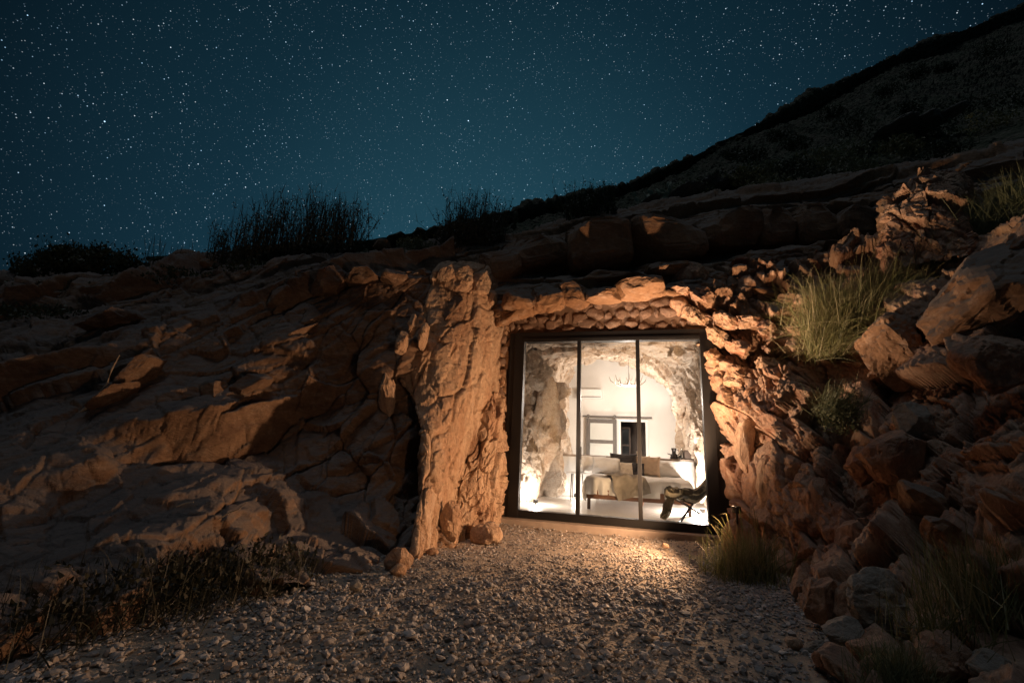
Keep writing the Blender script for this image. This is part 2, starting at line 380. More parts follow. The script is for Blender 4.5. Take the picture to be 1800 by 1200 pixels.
M['white'] = noisy(bsdf('white', rough=.4), 20, [(.80, .79, .77), (.84, .83, .81)])
M['linen'] = noisy(bsdf('linen', rough=.95), 6, [(.72, .69, .65), (.80, .77, .74)], .25, 60, dist=.004)
M['throw'] = noisy(bsdf('throw', rough=1), 8, [(.26, .22, .175), (.38, .33, .27)], .8, 140, dist=.006)
M['dark_cloth'] = noisy(bsdf('dark_cloth', rough=1), 9, [(.022, .020, .022), (.045, .04, .04)], .4, 120, dist=.003)
M['tan_cloth'] = noisy(bsdf('tan_cloth', rough=1), 9, [(.46, .34, .24), (.54, .41, .30)], .4, 120, dist=.003)
M['cream_cloth'] = noisy(bsdf('cream_cloth', rough=1), 9, [(.60, .52, .43), (.68, .60, .51)], .4, 120, dist=.003)
M['wood'] = noisy(bsdf('wood', rough=.5), 4, [(.085, .035, .018), (.17, .075, .038), (.12, .05, .026)], .2, 40, vec=(1, 8, 8), dist=.003)
M['dark_wood'] = noisy(bsdf('dark_wood', rough=.6), 4, [(.05, .028, .018), (.085, .05, .032)], .2, 40, vec=(8, 8, 1), dist=.003)
M['gray_wood'] = noisy(bsdf('gray_wood', rough=.65), 5, [(.085, .075, .068), (.13, .115, .105)], .2, 50, vec=(6, 6, 1), dist=.003)
M['frosted'] = noisy(bsdf('frosted', rough=.35), 2, [(.50, .51, .48), (.58, .58, .55)])
M['mirror'] = noisy(bsdf('mirror', rough=.12, metal=.6), 3, [(.05, .05, .05), (.08, .08, .08)])
M['leather'] = noisy(bsdf('leather', rough=.45), 14, [(.012, .010, .009), (.028, .022, .018)], .3, 90, dist=.003)
M['steel'] = noisy(bsdf('steel', rough=.25, metal=1), 20, [(.5, .48, .45), (.6, .58, .55)])
M['antler'] = noisy(bsdf('antler', rough=.6), 18, [(.28, .23, .19), (.46, .41, .35)], .3, 60, dist=.003)
M['clay'] = noisy(bsdf('clay', rough=.7), 12, [(.62, .55, .45), (.68, .62, .53)])
def fur_mat():
    m = bsdf('fur', rough=1); t = m.node_tree; b = t.nodes['Principled BSDF']; L = t.links
    tc = t.nodes.new('ShaderNodeTexCoord'); w = t.nodes.new('ShaderNodeTexWave'); w.inputs['Scale'].default_value = 1.9; w.inputs['Distortion'].default_value = 3; w.inputs['Detail'].default_value = 4; w.bands_direction = 'Y'
    L.new(tc.outputs['Object'], w.inputs['Vector']); r = t.nodes.new('ShaderNodeValToRGB'); L.new(w.outputs[0], r.inputs[0]); e = r.color_ramp.elements
    e[0].position = .35; e[0].color = (.05, .035, .022, 1); e[1].position = .7; e[1].color = (.40, .33, .23, 1)
    L.new(r.outputs[0], b.inputs['Base Color'])
    n = t.nodes.new('ShaderNodeTexNoise'); n.inputs['Scale'].default_value = 60; L.new(tc.outputs['Object'], n.inputs['Vector'])
    bp = t.nodes.new('ShaderNodeBump'); bp.inputs['Distance'].default_value = .02; L.new(n.outputs[0], bp.inputs['Height']); L.new(bp.outputs[0], b.inputs['Normal'])
    return m
M['fur'] = fur_mat()
def glass_mat(name='glass', fac=None):
    m = bpy.data.materials.new(name); m.use_nodes = True; t = m.node_tree; t.nodes.clear()
    o_ = t.nodes.new('ShaderNodeOutputMaterial'); tr = t.nodes.new('ShaderNodeBsdfTransparent'); tr.inputs[0].default_value = (.93, .95, .94, 1)
    gl = t.nodes.new('ShaderNodeBsdfGlossy'); gl.inputs['Roughness'].default_value = .02; fr = t.nodes.new('ShaderNodeFresnel'); fr.inputs[0].default_value = 1.45
    mx = t.nodes.new('ShaderNodeMixShader'); t.links.new(fr.outputs[0], mx.inputs[0]); t.links.new(tr.outputs[0], mx.inputs[1]); t.links.new(gl.outputs[0], mx.inputs[2]); t.links.new(mx.outputs[0], o_.inputs[0])
    return m
M['glass'] = glass_mat()
def emit(name, col, s):
    m = bpy.data.materials.new(name); m.use_nodes = True; t = m.node_tree; t.nodes.clear()
    o_ = t.nodes.new('ShaderNodeOutputMaterial'); em = t.nodes.new('ShaderNodeEmission'); em.inputs[0].default_value = (*col, 1); em.inputs[1].default_value = s
    t.links.new(em.outputs[0], o_.inputs[0]); return m
M['lamp_glow'] = emit('lamp_glow', (1, .82, .6), 9)

# lamp things: fixture parts plus the light itself
def lamp(label, p, aim, kind, energy, col, radius=.05, size=150, blend=.6, name='ground_spotlight', group=None, scale=1.0):
    t = thing(name, label, 'lamp', p, 0, group)
    s = scale
    MB().tube([(0, 0, -.12), (0, 0, .03*s)], .012*s).build('stake', M['black_metal'], t)
    MB().lathe([(.045*s, .03*s), (.05*s, .035*s), (.05*s, .105*s), (.043*s, .105*s), (.040*s, .06*s)]).build('housing', M['black_metal'], t)
    MB().lathe([(.036*s, .062*s), (.034*s, .066*s)]).build('lens', M['lamp_glow'], t)
    l = bpy.data.lights.new('bulb_or_fill', kind); l.energy = energy; l.color = col; l.shadow_soft_size = radius
    if kind == 'SPOT': l.spot_size = math.radians(size); l.spot_blend = blend
    o = bpy.data.objects.new('bulb_or_fill', l); COL.objects.link(o); o.parent = t; o.location = (0, 0, .12*s+radius)
    d = Vector(aim)-(Vector(p)+Vector((0, 0, .12*s))); o.rotation_euler = d.to_track_quat('-Z', 'Y').to_euler()
    return t
WARM = (1, .60, .34); SOFT = (1, .85, .75)
lamp('small black floor uplight glowing at the foot of the left cave wall', RL(-.02, 1.45, .12), RL(-.4, 3.6, 1.8), 'POINT', 60, SOFT, .07, name='floor_uplight')
lamp('black floor uplight behind the leather chair by the right cave wall', RL(3.10, 1.95, .12), RL(3.2, 3, 3), 'POINT', 500, SOFT, .10, name='floor_uplight')
lamp('black floor uplight between the bedside table and the cave rock', RL(.55, 3.3, .12), RL(.6, 4, 3), 'POINT', 18, SOFT, .07, name='floor_uplight')
lamp('black floor uplight on the floor behind the half wall', RL(1.5, 4.75, .12), RL(1.5, 6, 3), 'POINT', 125, SOFT, .12, name='floor_uplight')
lamp('black garden spotlight on the rock behind the green grass tuft by the door', (2.74, 5.66, .52), (-.9, 6.3, 3.0), 'SPOT', 700, WARM, .06, 174, .35)
lamp('added fill spotlight on the gravel, out of view near the viewer', (2.3, .5, .12), (-3.0, 6.0, 2.0), 'SPOT', 120, WARM, .18, 66, .8)  # added out-of-view fill, put in to warm the hollow of the left cliff
lamp('small black garden spotlight among the stones at the foot of the rock fin', (-.98, 4.98, .0), tuple(at(1640, 375, 6.0)), 'SPOT', 1500, (1, .68, .42), .04, 20, .5)
lamp('black garden spotlight on the ground behind the lone boulder', (-.17, 6.74, .06), (4.6, 7.1, 3.9), 'SPOT', 1750, (1, .70, .49), .05, 68, .9)

# ================================================================== THE SETTING
# ground sheet reaching far
def ground_post(V): return V
xs = np.linspace(-1, 1, 260); ys = np.linspace(0, 1, 220)
gx, gy = np.meshgrid(xs, ys)
X = np.sign(gx)*(np.abs(gx)*5+np.abs(gx)**6*900)+.2; Yg = -6+gy*20+gy**8*900
P = np.stack([X.ravel(), Yg.ravel(), np.zeros(X.size)], 1)
near = np.exp(-((P[:, 0]/6)**2+((P[:, 1]-4)/7)**2))
P[:, 2] = -.02+near*(.035*fbm(P*.8, 3, 3)+.012*fbm(P*5, 4, 3))
inroom = (np.dot(P-O, E2) > -.25)
P[inroom, 2] -= .15
idx = np.arange(X.size).reshape(X.shape)
Q = np.stack([idx[:-1, :-1], idx[:-1, 1:], idx[1:, 1:], idx[1:, :-1]], -1).reshape(-1, 4)
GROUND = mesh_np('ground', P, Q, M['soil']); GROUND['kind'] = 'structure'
def gz(x, y):
    q = np.stack([x, y, np.zeros(len(x))], 1)
    nr = np.exp(-((x/6)**2+((y-4)/7)**2)); return -.02+nr*(.035*fbm(q*.8, 3, 3)+.012*fbm(q*5, 4, 3))

# ---- left cliff
LSTR = frame_dir((.78, .1, .62))
leftnet = [
 [(-420, 520, 16), (-200, 515, 16), (0, 510, 16), (200, 500, 16), (400, 490, 16), (560, 480, 16), (680, 470, 15), (800, 450, 15)],
 [(-420, 500, 9), (-200, 498, 9), (0, 492, 9), (200, 482, 9.2), (400, 470, 9.2), (560, 458, 9.2), (680, 446, 9.2), (800, 436, 9.5)],
 [(-420, 570, 7.2), (-200, 565, 7.3), (0, 556, 7.5), (200, 535, 7.7), (400, 508, 8), (560, 480, 8.0), (690, 466, 7.9), (800, 458, 7.8)],
 [(-420, 660, 6), (-200, 650, 6.1), (0, 630, 6.2), (200, 590, 6.5), (400, 545, 6.9), (560, 492, 7.05), (690, 476, 6.95), (800, 468, 7.2)],
 [(-420, 770, 4.9), (-200, 760, 5), (0, 735, 5.2), (200, 680, 5.7), (400, 630, 6.3), (560, 566, 6.8), (690, 560, 6.8), (810, 560, 7.15)],
 [(-420, 890, 4), (-200, 880, 4.0), (0, 850, 4.3), (200, 800, 4.9), (400, 760, 5.85), (560, 720, 6.6), (690, 700, 6.5), (810, 700, 7.05)],
 [(-420, 1020, 3.1), (-200, 1010, 3.3), (0, 970, 3.6), (200, 930, 4.1), (400, 890, 4.8), (560, 860, 5.9), (690, 850, 6.0), (800, 850, 6.7)],
 [(-420, 1200, 2.2), (-200, 1170, 2.5), (0, 1100, 2.95), (200, 1050, 3.4), (400, 1020, 4.0), (560, 990, 4.6), (680, 985, 5.2), (790, 960, 6.2)],
 [(-420, 1300, 2.0), (-200, 1260, 2.3), (0, 1190, 2.7), (200, 1120, 3.1), (400, 1080, 3.7), (560, 1050, 4.3), (680, 1040, 4.9), (790, 1010, 5.9)]]
def steep(P):      # the hollow below the lip next to the fin is a broken steep face, not beds
    return 1-.78*np.clip((P[:, 0]+2.9)/.9, 0, 1)*np.clip((3.1-P[:, 2])/.7, 0, 1)
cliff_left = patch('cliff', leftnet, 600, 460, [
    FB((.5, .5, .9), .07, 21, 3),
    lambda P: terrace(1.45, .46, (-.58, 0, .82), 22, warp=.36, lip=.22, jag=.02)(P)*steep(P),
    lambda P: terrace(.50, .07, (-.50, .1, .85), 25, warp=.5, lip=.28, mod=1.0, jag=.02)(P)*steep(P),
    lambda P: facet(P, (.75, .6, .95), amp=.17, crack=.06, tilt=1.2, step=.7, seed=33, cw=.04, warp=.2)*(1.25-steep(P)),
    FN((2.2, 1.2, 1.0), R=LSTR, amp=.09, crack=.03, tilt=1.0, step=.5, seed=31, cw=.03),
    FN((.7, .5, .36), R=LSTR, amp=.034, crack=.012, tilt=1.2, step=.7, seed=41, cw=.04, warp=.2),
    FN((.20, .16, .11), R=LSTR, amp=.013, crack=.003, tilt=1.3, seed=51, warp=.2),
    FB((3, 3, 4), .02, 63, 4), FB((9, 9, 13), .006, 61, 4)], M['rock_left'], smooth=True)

# ---- the fin of pale rock that catches the light
finnet = [
 [(800, 520, 8.6), (780, 462, 7.9), (800, 460, 7.7), (830, 460, 7.6), (870, 468, 7.9), (900, 480, 8.5)],
 [(790, 540, 8.4), (764, 484, 7.2), (779, 476, 7.1), (820, 482, 7.1), (862, 490, 7.6), (900, 500, 8.5)],
 [(760, 570, 8.2), (738, 560, 7.0), (752, 556, 6.85), (815, 550, 6.95), (862, 550, 7.5), (890, 556, 8.4)],
 [(740, 610, 8.0), (694, 602, 6.8), (712, 594, 6.6), (800, 600, 6.75), (862, 610, 7.4), (885, 620, 8.4)],
 [(760, 680, 7.8), (700, 662, 6.7), (728, 668, 6.45), (800, 670, 6.6), (856, 675, 7.3), (880, 690, 8.3)],
 [(790, 760, 7.6), (742, 745, 6.3), (755, 745, 6.1), (795, 745, 6.4), (838, 750, 7.1), (870, 760, 8.1)],
 [(790, 840, 7.3), (742, 830, 6.0), (754, 832, 5.8), (784, 835, 6.1), (812, 840, 6.8), (840, 850, 7.6)],
 [(770, 920, 6.8), (728, 915, 5.6), (740, 918, 5.4), (762, 915, 5.7), (782, 915, 6.3), (800, 920, 7.0)],
 [(750, 980, 6.0), (716, 990, 5.3), (728, 996, 5.1), (745, 985, 5.3), (760, 975, 5.8), (775, 965, 6.4)],
 [(750, 1060, 6.0), (700, 1080, 5.1), (716, 1090, 4.9), (740, 1060, 5.1), (760, 1040, 5.6), (775, 1020, 6.3)]]
FSTR = frame_dir((.25, .4, .9), (.6, -.8, 0))
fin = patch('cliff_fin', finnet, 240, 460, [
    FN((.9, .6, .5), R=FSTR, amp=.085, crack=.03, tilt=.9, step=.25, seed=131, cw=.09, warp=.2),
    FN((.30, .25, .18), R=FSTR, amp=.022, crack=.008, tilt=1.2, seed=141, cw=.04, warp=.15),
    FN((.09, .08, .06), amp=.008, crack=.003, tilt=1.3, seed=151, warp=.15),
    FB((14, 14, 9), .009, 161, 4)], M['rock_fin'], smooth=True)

# ---- wispy lower buttress beside the door
butnet = [
 [(800, 700, 8.4), (820, 690, 7.6), (850, 680, 7.5), (878, 690, 7.7), (890, 700, 8.3)],
 [(790, 760, 8.0), (806, 745, 7.2), (840, 735, 7.1), (874, 745, 7.4), (888, 760, 8.2)],
 [(780, 830, 7.6), (792, 820, 6.9), (832, 812, 6.9), (872, 820, 7.2), (886, 830, 8.1)],
 [(765, 890, 7.2), (778, 885, 6.5), (820, 880, 6.6), (866, 885, 7.1), (882, 890, 8.0)],
 [(755, 950, 6.8), (768, 950, 6.1), (810, 945, 6.4), (860, 930, 7.0), (880, 920, 7.9)],
 [(755, 1010, 6.8), (765, 1010, 5.9), (805, 1000, 6.2), (860, 980, 6.8), (880, 960, 7.8)]]
patch('cliff_buttress', butnet, 180, 230, [
    FN((.45, .3, .2), R=FSTR, amp=.08, crack=.04, tilt=1.1, seed=231, cw=.06),
    FN((.16, .12, .07), R=FSTR, amp=.022, crack=.010, tilt=1.3, seed=241, cw=.06, warp=.2),
    FB((7, 7, 3), .028, 261, 5)], M['rock_fin'])

# ---- rock behind: recess beside the door and the wall the door stands in
def W_(u, v, z): return RL(u, v, z)
jambnet = [[W_(u, -.02-.25*max(0, (-u-.5)), z) for u in (-3.2, -1.6, -.9, -.5, -.30)] for z in (4.15, 3.9, 3.4, 2.6, 1.7, .8, -.3)]
patch('cliff_recess', jambnet, 230, 330, [
    FN((.55, .5, .42), amp=.11, crack=.07, tilt=.8, step=.8, seed=331, cw=.09),
    FN((.16, .16, .12), amp=.022, crack=.012, seed=341), FB((6, 6, 6), .018, 361, 4)], M['rock_fin'], world=True)

# ---- ledges above the door and up to the rim
ledgenet = [
 [(700, 480, 15), (860, 470, 15), (1000, 430, 15), (1150, 400, 15), (1300, 370, 15), (1450, 350, 15), (1600, 320, 14), (1800, 280, 13)],
 [(700, 442, 9.6), (860, 424, 9.6), (1000, 394, 9.8), (1150, 362, 9.8), (1300, 338, 9.6), (1450, 318, 9.2), (1600, 296, 8.6), (1800, 250, 8)],
 [(700, 462, 8.8), (860, 444, 8.8), (1000, 412, 8.8), (1150, 382, 8.9), (1300, 362, 8.8), (1450, 350, 8.4), (1600, 340, 7.8), (1800, 300, 7.2)],
 [(700, 474, 8.4), (860, 456, 8.3), (1000, 424, 8.5), (1150, 396, 8.5), (1300, 380, 8.3), (1450, 372, 8.0), (1600, 360, 7.5), (1800, 330, 6.9)],
 [(710, 500, 8.2), (860, 480, 8.0), (1000, 478, 8.4), (1150, 462, 8.4), (1300, 440, 8.2), (1450, 430, 7.9), (1600, 440, 7.3), (1800, 420, 6.7)],
 [(760, 530, 8.1), (875, 505, 7.7), (1000, 488, 7.9), (1150, 474, 7.7), (1300, 458, 7.6), (1450, 455, 7.4), (1600, 470, 6.9), (1800, 470, 6.3)],
 [(780, 560, 8.1), (880, 540, 7.45), (1000, 512, 7.45), (1110, 498, 7.35), (1240, 486, 7.2), (1400, 480, 7.1), (1560, 500, 6.8), (1780, 540, 6.3)],
 [(800, 590, 8.2), (890, 556, 7.5), (990, 534, 7.3), (1090, 520, 7.2), (1210, 520, 7.1), (1360, 540, 7.0), (1520, 580, 6.8), (1760, 600, 6.3)],
 [(820, 590, 8.6), (900, 552, 8.1), (990, 532, 7.95), (1090, 520, 7.8), (1200, 522, 7.6), (1340, 570, 7.3), (1500, 610, 7.0), (1760, 640, 6.5)],
 [(830, 600, 8.9), (900, 548, 8.6), (990, 526, 8.5), (1090, 514, 8.4), (1200, 516, 8.2), (1340, 580, 7.6), (1500, 640, 7.4), (1760, 700, 6.9)]]
DSTR = frame_dir((.95, -.15, .28))
patch('cliff_ledges', ledgenet, 620, 400, [
    FB((.5, .5, .9), .05, 421, 3),
    terrace(.62, .22, (-.16, 0, .98), 425, warp=.25, lip=.14),
    FN((1.3, .8, .6), R=DSTR, amp=.07, crack=.05, tilt=.9, step=.8, seed=431, cw=.04, warp=.2),
    FN((.34, .28, .2), R=DSTR, amp=.024, crack=.010, tilt=1.1, seed=441, cw=.05, warp=.2),
    FN((.12, .1, .07), R=DSTR, amp=.008, crack=.003, seed=451, warp=.2), FB((9, 9, 13), .007, 461, 4)], M['rock_ledge'], smooth=True)

# ---- right cliff
rightnet = [
 [(1216, 462, 8.2), (1226, 462, 7.6), (1262, 474, 7.4), (1400, 462, 7.2), (1540, 430, 7.0), (1700, 420, 5.9), (1850, 380, 4.9), (2060, 320, 4.2)],
 [(1200, 530, 8.2), (1190, 522, 7.4), (1230, 520, 7.1), (1380, 512, 6.7), (1525, 520, 6.2), (1690, 500, 5.2), (1850, 480, 4.3), (2060, 430, 3.6)],
 [(1230, 580, 8.1), (1226, 572, 7.3), (1275, 566, 6.9), (1390, 580, 6.4), (1520, 590, 5.7), (1650, 600, 4.8), (1830, 590, 4.0), (2060, 560, 3.3)],
 [(1262, 650, 7.9), (1256, 645, 7.2), (1300, 640, 6.75), (1400, 650, 6.2), (1515, 660, 5.5), (1640, 680, 4.6), (1830, 680, 3.7), (2060, 680, 3.0)],
 [(1285, 740, 7.8), (1278, 735, 7.1), (1320, 735, 6.6), (1410, 740, 5.9), (1515, 750, 5.1), (1650, 770, 4.2), (1830, 780, 3.3), (2060, 790, 2.7)],
 [(1284, 830, 7.6), (1274, 830, 7.0), (1320, 835, 6.3), (1410, 840, 5.5), (1520, 850, 4.7), (1660, 870, 3.8), (1830, 880, 3.0), (2060, 900, 2.4)],
 [(1292, 900, 7.5), (1278, 900, 6.9), (1322, 910, 6.0), (1400, 920, 5.2), (1510, 930, 4.4), (1640, 960, 3.5), (1830, 980, 2.75), (2060, 1010, 2.2)],
 [(1300, 950, 7.4), (1288, 950, 6.7), (1335, 975, 5.6), (1398, 1000, 4.8), (1490, 1030, 3.9), (1620, 1070, 3.1), (1830, 1110, 2.4), (2060, 1150, 1.9)],
 [(1305, 980, 7.2), (1296, 985, 6.3), (1345, 1020, 5.15), (1402, 1075, 4.1), (1450, 1145, 3.35), (1560, 1210, 2.7), (1830, 1290, 2.05), (2060, 1340, 1.6)],
 [(1305, 1030, 7.2), (1296, 1040, 6.2), (1345, 1080, 5.0), (1402, 1140, 3.9), (1450, 1230, 3.1), (1560, 1320, 2.5), (1830, 1420, 1.85), (2060, 1480, 1.4)]]
RSTR = frame_dir((-.22, .25, .95), (-.6, -.75, 0))
RARCH = frame_dir((.75, -.2, -.62), (-.5, -.8, 0))
def shards(P):
    w = np.clip((P[:, 2]-2.0)/1.0, 0, 1)
    a = facet(P, (.80, .55, .36), R=RSTR, amp=.11, crack=.05, tilt=1.4, step=.8, seed=531, cw=.10)
    b = facet(P, (.55, .42, .28), R=RARCH, amp=.13, crack=.06, tilt=1.5, step=.9, seed=535, cw=.10)
    return (a*(1-w)+b*w)*(1-.78*np.clip((P[:, 0]-3.2)/.8, 0, 1)*np.clip((6.2-P[:, 1])/.8, 0, 1))
patch('cliff', rightnet, 620, 620, [
    FB((.6, .6, .5), .12, 521, 3), FN((1.3, 1.0, .7), amp=.20, crack=.08, tilt=1.1, step=.8, seed=525, cw=.04, warp=.2), shards,
    lambda P: facet(P, (.28, .22, .16), R=RSTR, amp=.044, crack=.02, tilt=1.5, step=.9, seed=541, cw=.08, warp=.3)*np.clip(.55+1.1*fbm(P*1.3, 545, 3), .10, 1.2),
    lambda P: facet(P, (.09, .07, .045), R=RSTR, amp=.018, crack=.007, tilt=1.4, seed=551, warp=.3)*np.clip(.6+1.0*fbm(P*2.1, 555, 3), .15, 1.2),
    FB((7, 7, 5), .022, 561, 4)], M['rock_right'], smooth=True)

rock('boulder', (2.80, 5.74, .16), (.22, .20, .33), 58, M['rock_right'], [o for o in COL.objects if o.name.startswith('cliff.')][0], 4, planes=12, keep=.66, rough=.06)
# ---- hillside rising behind
hillnet = [
 [(300, 480, 15), (700, 440, 20), (1000, 372, 26), (1110, 342, 30), (1250, 280, 32), (1400, 205, 34), (1560, 128, 36), (1700, 76, 38), (1800, 34, 40), (2000, -60, 44), (2300, -200, 50)],
 [(300, 490, 13), (700, 450, 16), (1000, 385, 19), (1110, 356, 21), (1250, 305, 22), (1400, 250, 23), (1560, 190, 24), (1700, 150, 25), (1800, 120, 26), (2000, 50, 27), (2300, -60, 30)],
 [(300, 500, 11), (700, 460, 13), (1000, 395, 14), (1110, 368, 14), (1250, 335, 14), (1400, 290, 14), (1560, 240, 14), (1700, 210, 14), (1800, 190, 13.5), (2000, 150, 13), (2300, 60, 13)],
 [(300, 520, 10), (700, 480, 10.4), (1000, 430, 10.4), (1110, 396, 10.4), (1250, 368, 10.4), (1400, 340, 10), (1560, 312, 9.5), (1700, 285, 9), (1800, 262, 8.4), (2000, 230, 7.8), (2300, 180, 7.5)]]
# a back slope so that the hill is a solid land form
top = [at(*p) for p in hillnet[0]]
back = [list(t+np.array([0, 40, -8-.3*t[2]])) for t in top]; back1 = [list(t+np.array([0, 2.5, -.9])) for t in top]
hw = [back, back1]+[[list(at(*p)) for p in row] for row in hillnet]
def hpost(V): return V
patch('hill', hw, 520, 420, [
    FB((.12, .12, .12), .35, 621, 4),
    lambda P: .08*np.maximum(0, fbm(P*1.1, 641, 4))*np.clip(P[:, 1]/12, .4, 2.2),
    lambda P: .10*fbm(P*3.7, 651, 3)*np.clip(P[:, 1]/12, .5, 2.0)], M['hill'], world=True)

# pale rock showing through on the lower hillside
for i, (px, py, Y, w, h) in enumerate([(1195, 350, 12, 80, 20), (1240, 336, 12.5, 90, 22), (1285, 322, 13, 70, 18), (1130, 372, 11, 60, 14), (1560, 236, 12, 70, 20), (1610, 222, 12, 80, 24), (1650, 214, 12, 50, 16)]):
    c = at(px, py, Y); k_ = Y/F; rock('outcrop', c, (w*k_*.55, .9, h*k_*.55), 970+i, rock_mat('rock_hill', [(.14, .13, .11), (.22, .20, .17)], bump=.7) if i == 0 else bpy.data.materials['rock_hill'], bpy.data.objects['hill'], 4, R=rotm('Y', -16), planes=12, keep=.6, rough=.10)
# ---- gravel: tens of thousands of stones, one uncountable mass
def gravel():
    V0, T0 = ico(1); V1, T1 = ico(2); vs = []; ts = []; base = 0
    g = np.random.default_rng(5)
    def scatter(n, y0, y1, smin, smax, hi):
        nonlocal base
        x = g.uniform(-4.6, 4.6, n); y = y0+(y1-y0)*g.random(n)**1.15
        q = np.stack([x, y, 0*x], 1)
        keep = (np.dot(q-O, E2) < -.28) & (np.abs(x) < 1.35*y+.6) & (x < 4.2)
        keep &= g.random(n) < np.clip(.86+.75*fbm(q*1.1, 91, 3), .55, 1)
        x = x[keep]; y = y[keep]; n = len(x)
        Vb, Tb = (V1, T1) if hi else (V0, T0)
        s = smin+(smax-smin)*g.random(n)**2.6
        dims = np.stack([s*g.uniform(.8, 1.35, n), s*g.uniform(.7, 1.1, n), s*g.uniform(.4, .8, n)], 1)
        rnd = Vb[None]*(1+g.uniform(-.22, .22, (n, len(Vb)))[..., None])
        for _ in range(4 if hi else 2):
            nn = g.normal(size=(n, 3)); nn /= np.linalg.norm(nn, axis=1, keepdims=True)
            d = np.einsum('nij,nj->ni', rnd, nn)-g.uniform(.45, .8, (n, 1)); rnd = rnd-nn[:, None]*np.maximum(d, 0)[..., None]
        rnd = rnd*dims[:, None]
        a = g.uniform(0, 6.283, n); b = g.normal(0, .35, n); ca, sa, cb, sb = np.cos(a), np.sin(a), np.cos(b), np.sin(b)
        xx, yy, zz = rnd[..., 0], rnd[..., 1], rnd[..., 2]
        yy, zz = yy*cb[:, None]-zz*sb[:, None], yy*sb[:, None]+zz*cb[:, None]
        xx, yy = xx*ca[:, None]-yy*sa[:, None], xx*sa[:, None]+yy*ca[:, None]
        z = gz(x, y)+dims[:, 2]*.35+g.random(n)*.008
        out = np.stack([xx+x[:, None], yy+y[:, None], zz+z[:, None]], -1).reshape(-1, 3)
        vs.append(out); ts.append((Tb[None]+(base+np.arange(n)*len(Vb))[:, None, None]).reshape(-1, 3)); base += len(out)
    scatter(10500, 1.9, 4.6, .011, .036, True)
    scatter(30000, 1.9, 5.8, .007, .018, False)
    scatter(20000, 3.6, 7.8, .008, .022, False)
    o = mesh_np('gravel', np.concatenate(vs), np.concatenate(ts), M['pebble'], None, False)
    tag(o, 'loose grey and tan gravel spread over the ground up to the door', 'gravel', kind='stuff')
gravel()

# ---- stones: boulders, blocks and slabs that stand out of the cliffs
def stone_at(name, px, py, Y, w, h, deep=.6, seed=0, mat='rock_ledge', rot=0, parent=None, sub=4, **k):
    c = at(px, py, Y); dims = (px_size(w, Y)*.56, px_size(w, Y)*deep*.5, px_size(h, Y)*.56)
    return rock(name, c, dims, seed, M[mat], parent, sub, R=rotm('Y', -rot), **k)
CL = cliff_left
# the row of big rounded blocks on the shelf above the door: (px, py, Y, w, h, rot)
for i, (px, py, Y, w, h, rot) in enumerate([(1051, 436, 7.95, 106, 92, 4), (1166, 426, 8.1, 124, 80, 8), (1275, 410, 8.15, 108, 66, 8), (1358, 404, 8.1, 76, 66, 8), (1430, 400, 8.0, 78, 74, 6), (1506, 400, 7.8, 84, 76, 2),
        (940, 450, 8.3, 110, 60, 14), (880, 470, 8.0, 70, 52, 10)]):
    stone_at('block', px, py, Y, w, h, .8, 700+i, 'rock_ledge', rot, bpy.data.objects['cliff_ledges'], sub=5, planes=6, keep=.88, boxy=.68, rough=.035)
# thinner ledge rocks just above the door
for i, (px, py, Y, w, h, rot) in enumerate([(915, 532, 7.35, 62, 46, 8), (960, 528, 7.3, 66, 52, 20), (1008, 520, 7.3, 60, 44, -8), (1060, 522, 7.2, 70, 26, 4), (1128, 508, 7.15, 96, 34, 6), (1075, 492, 7.6, 110, 26, 4), (1180, 474, 7.5, 90, 26, 8),
        (1265, 500, 7.3, 60, 40, 10), (1330, 470, 7.5, 70, 36, 16), (1380, 500, 7.2, 60, 40, 20), (1440, 440, 7.6, 80, 34, 14), (1340, 520, 7.0, 70, 34, -10)]):
    stone_at('slab', px, py, Y, w, h, .9, 730+i, 'rock_ledge', rot, bpy.data.objects['cliff_ledges'], planes=12, keep=.68, boxy=.2, rough=.05)
# slabs along the bedding of the left cliff
for i, (px, py, Y, w, h, rot) in enumerate([(205, 566, 6.75, 110, 40, 16), (240, 664, 5.75, 96, 30, 56), (196, 700, 5.4, 90, 24, 46), (585, 496, 6.95, 84, 50, 34), (640, 490, 6.9, 70, 34, 10), (690, 488, 6.85, 50, 30, -4), (500, 528, 7.1, 60, 56, 46),
        (375, 700, 5.9, 60, 56, 30), (440, 680, 6.1, 90, 34, 30), (530, 600, 6.8, 90, 24, 46), (660, 505, 7.0, 40, 30, 20), (715, 488, 7.1, 30, 36, 80)]):
    stone_at('slab', px, py, Y+.08, w, h, 1.0, 760+i, 'rock_left', rot, CL, planes=16, keep=.62, boxy=.2, rough=.035)
# spalls on the fin: small tower blocks at its head and shards on its edge
FINO = bpy.data.objects['cliff_fin']
for i, (px, py, Y, w, h, rot) in enumerate([(785, 480, 7.0, 34, 44, -8), (815, 485, 7.05, 44, 40, 12), (845, 500, 7.3, 50, 50, 10), (725, 575, 6.45, 18, 44, 88), (708, 600, 6.4, 22, 50, 80), (745, 590, 6.5, 22, 50, 86), (680, 690, 6.4, 34, 80, 10),
        (835, 590, 7.1, 30, 30, 0), (860, 530, 7.6, 40, 40, 0), (790, 920, 6.1, 36, 70, -10), (705, 990, 5.1, 30, 34, 0)]):
    stone_at('slab', px, py, Y, w if rot < 70 else h, h if rot < 70 else w, .8, 800+i, 'rock_fin', rot if rot < 70 else rot, FINO, planes=16, keep=.60, rough=.07)
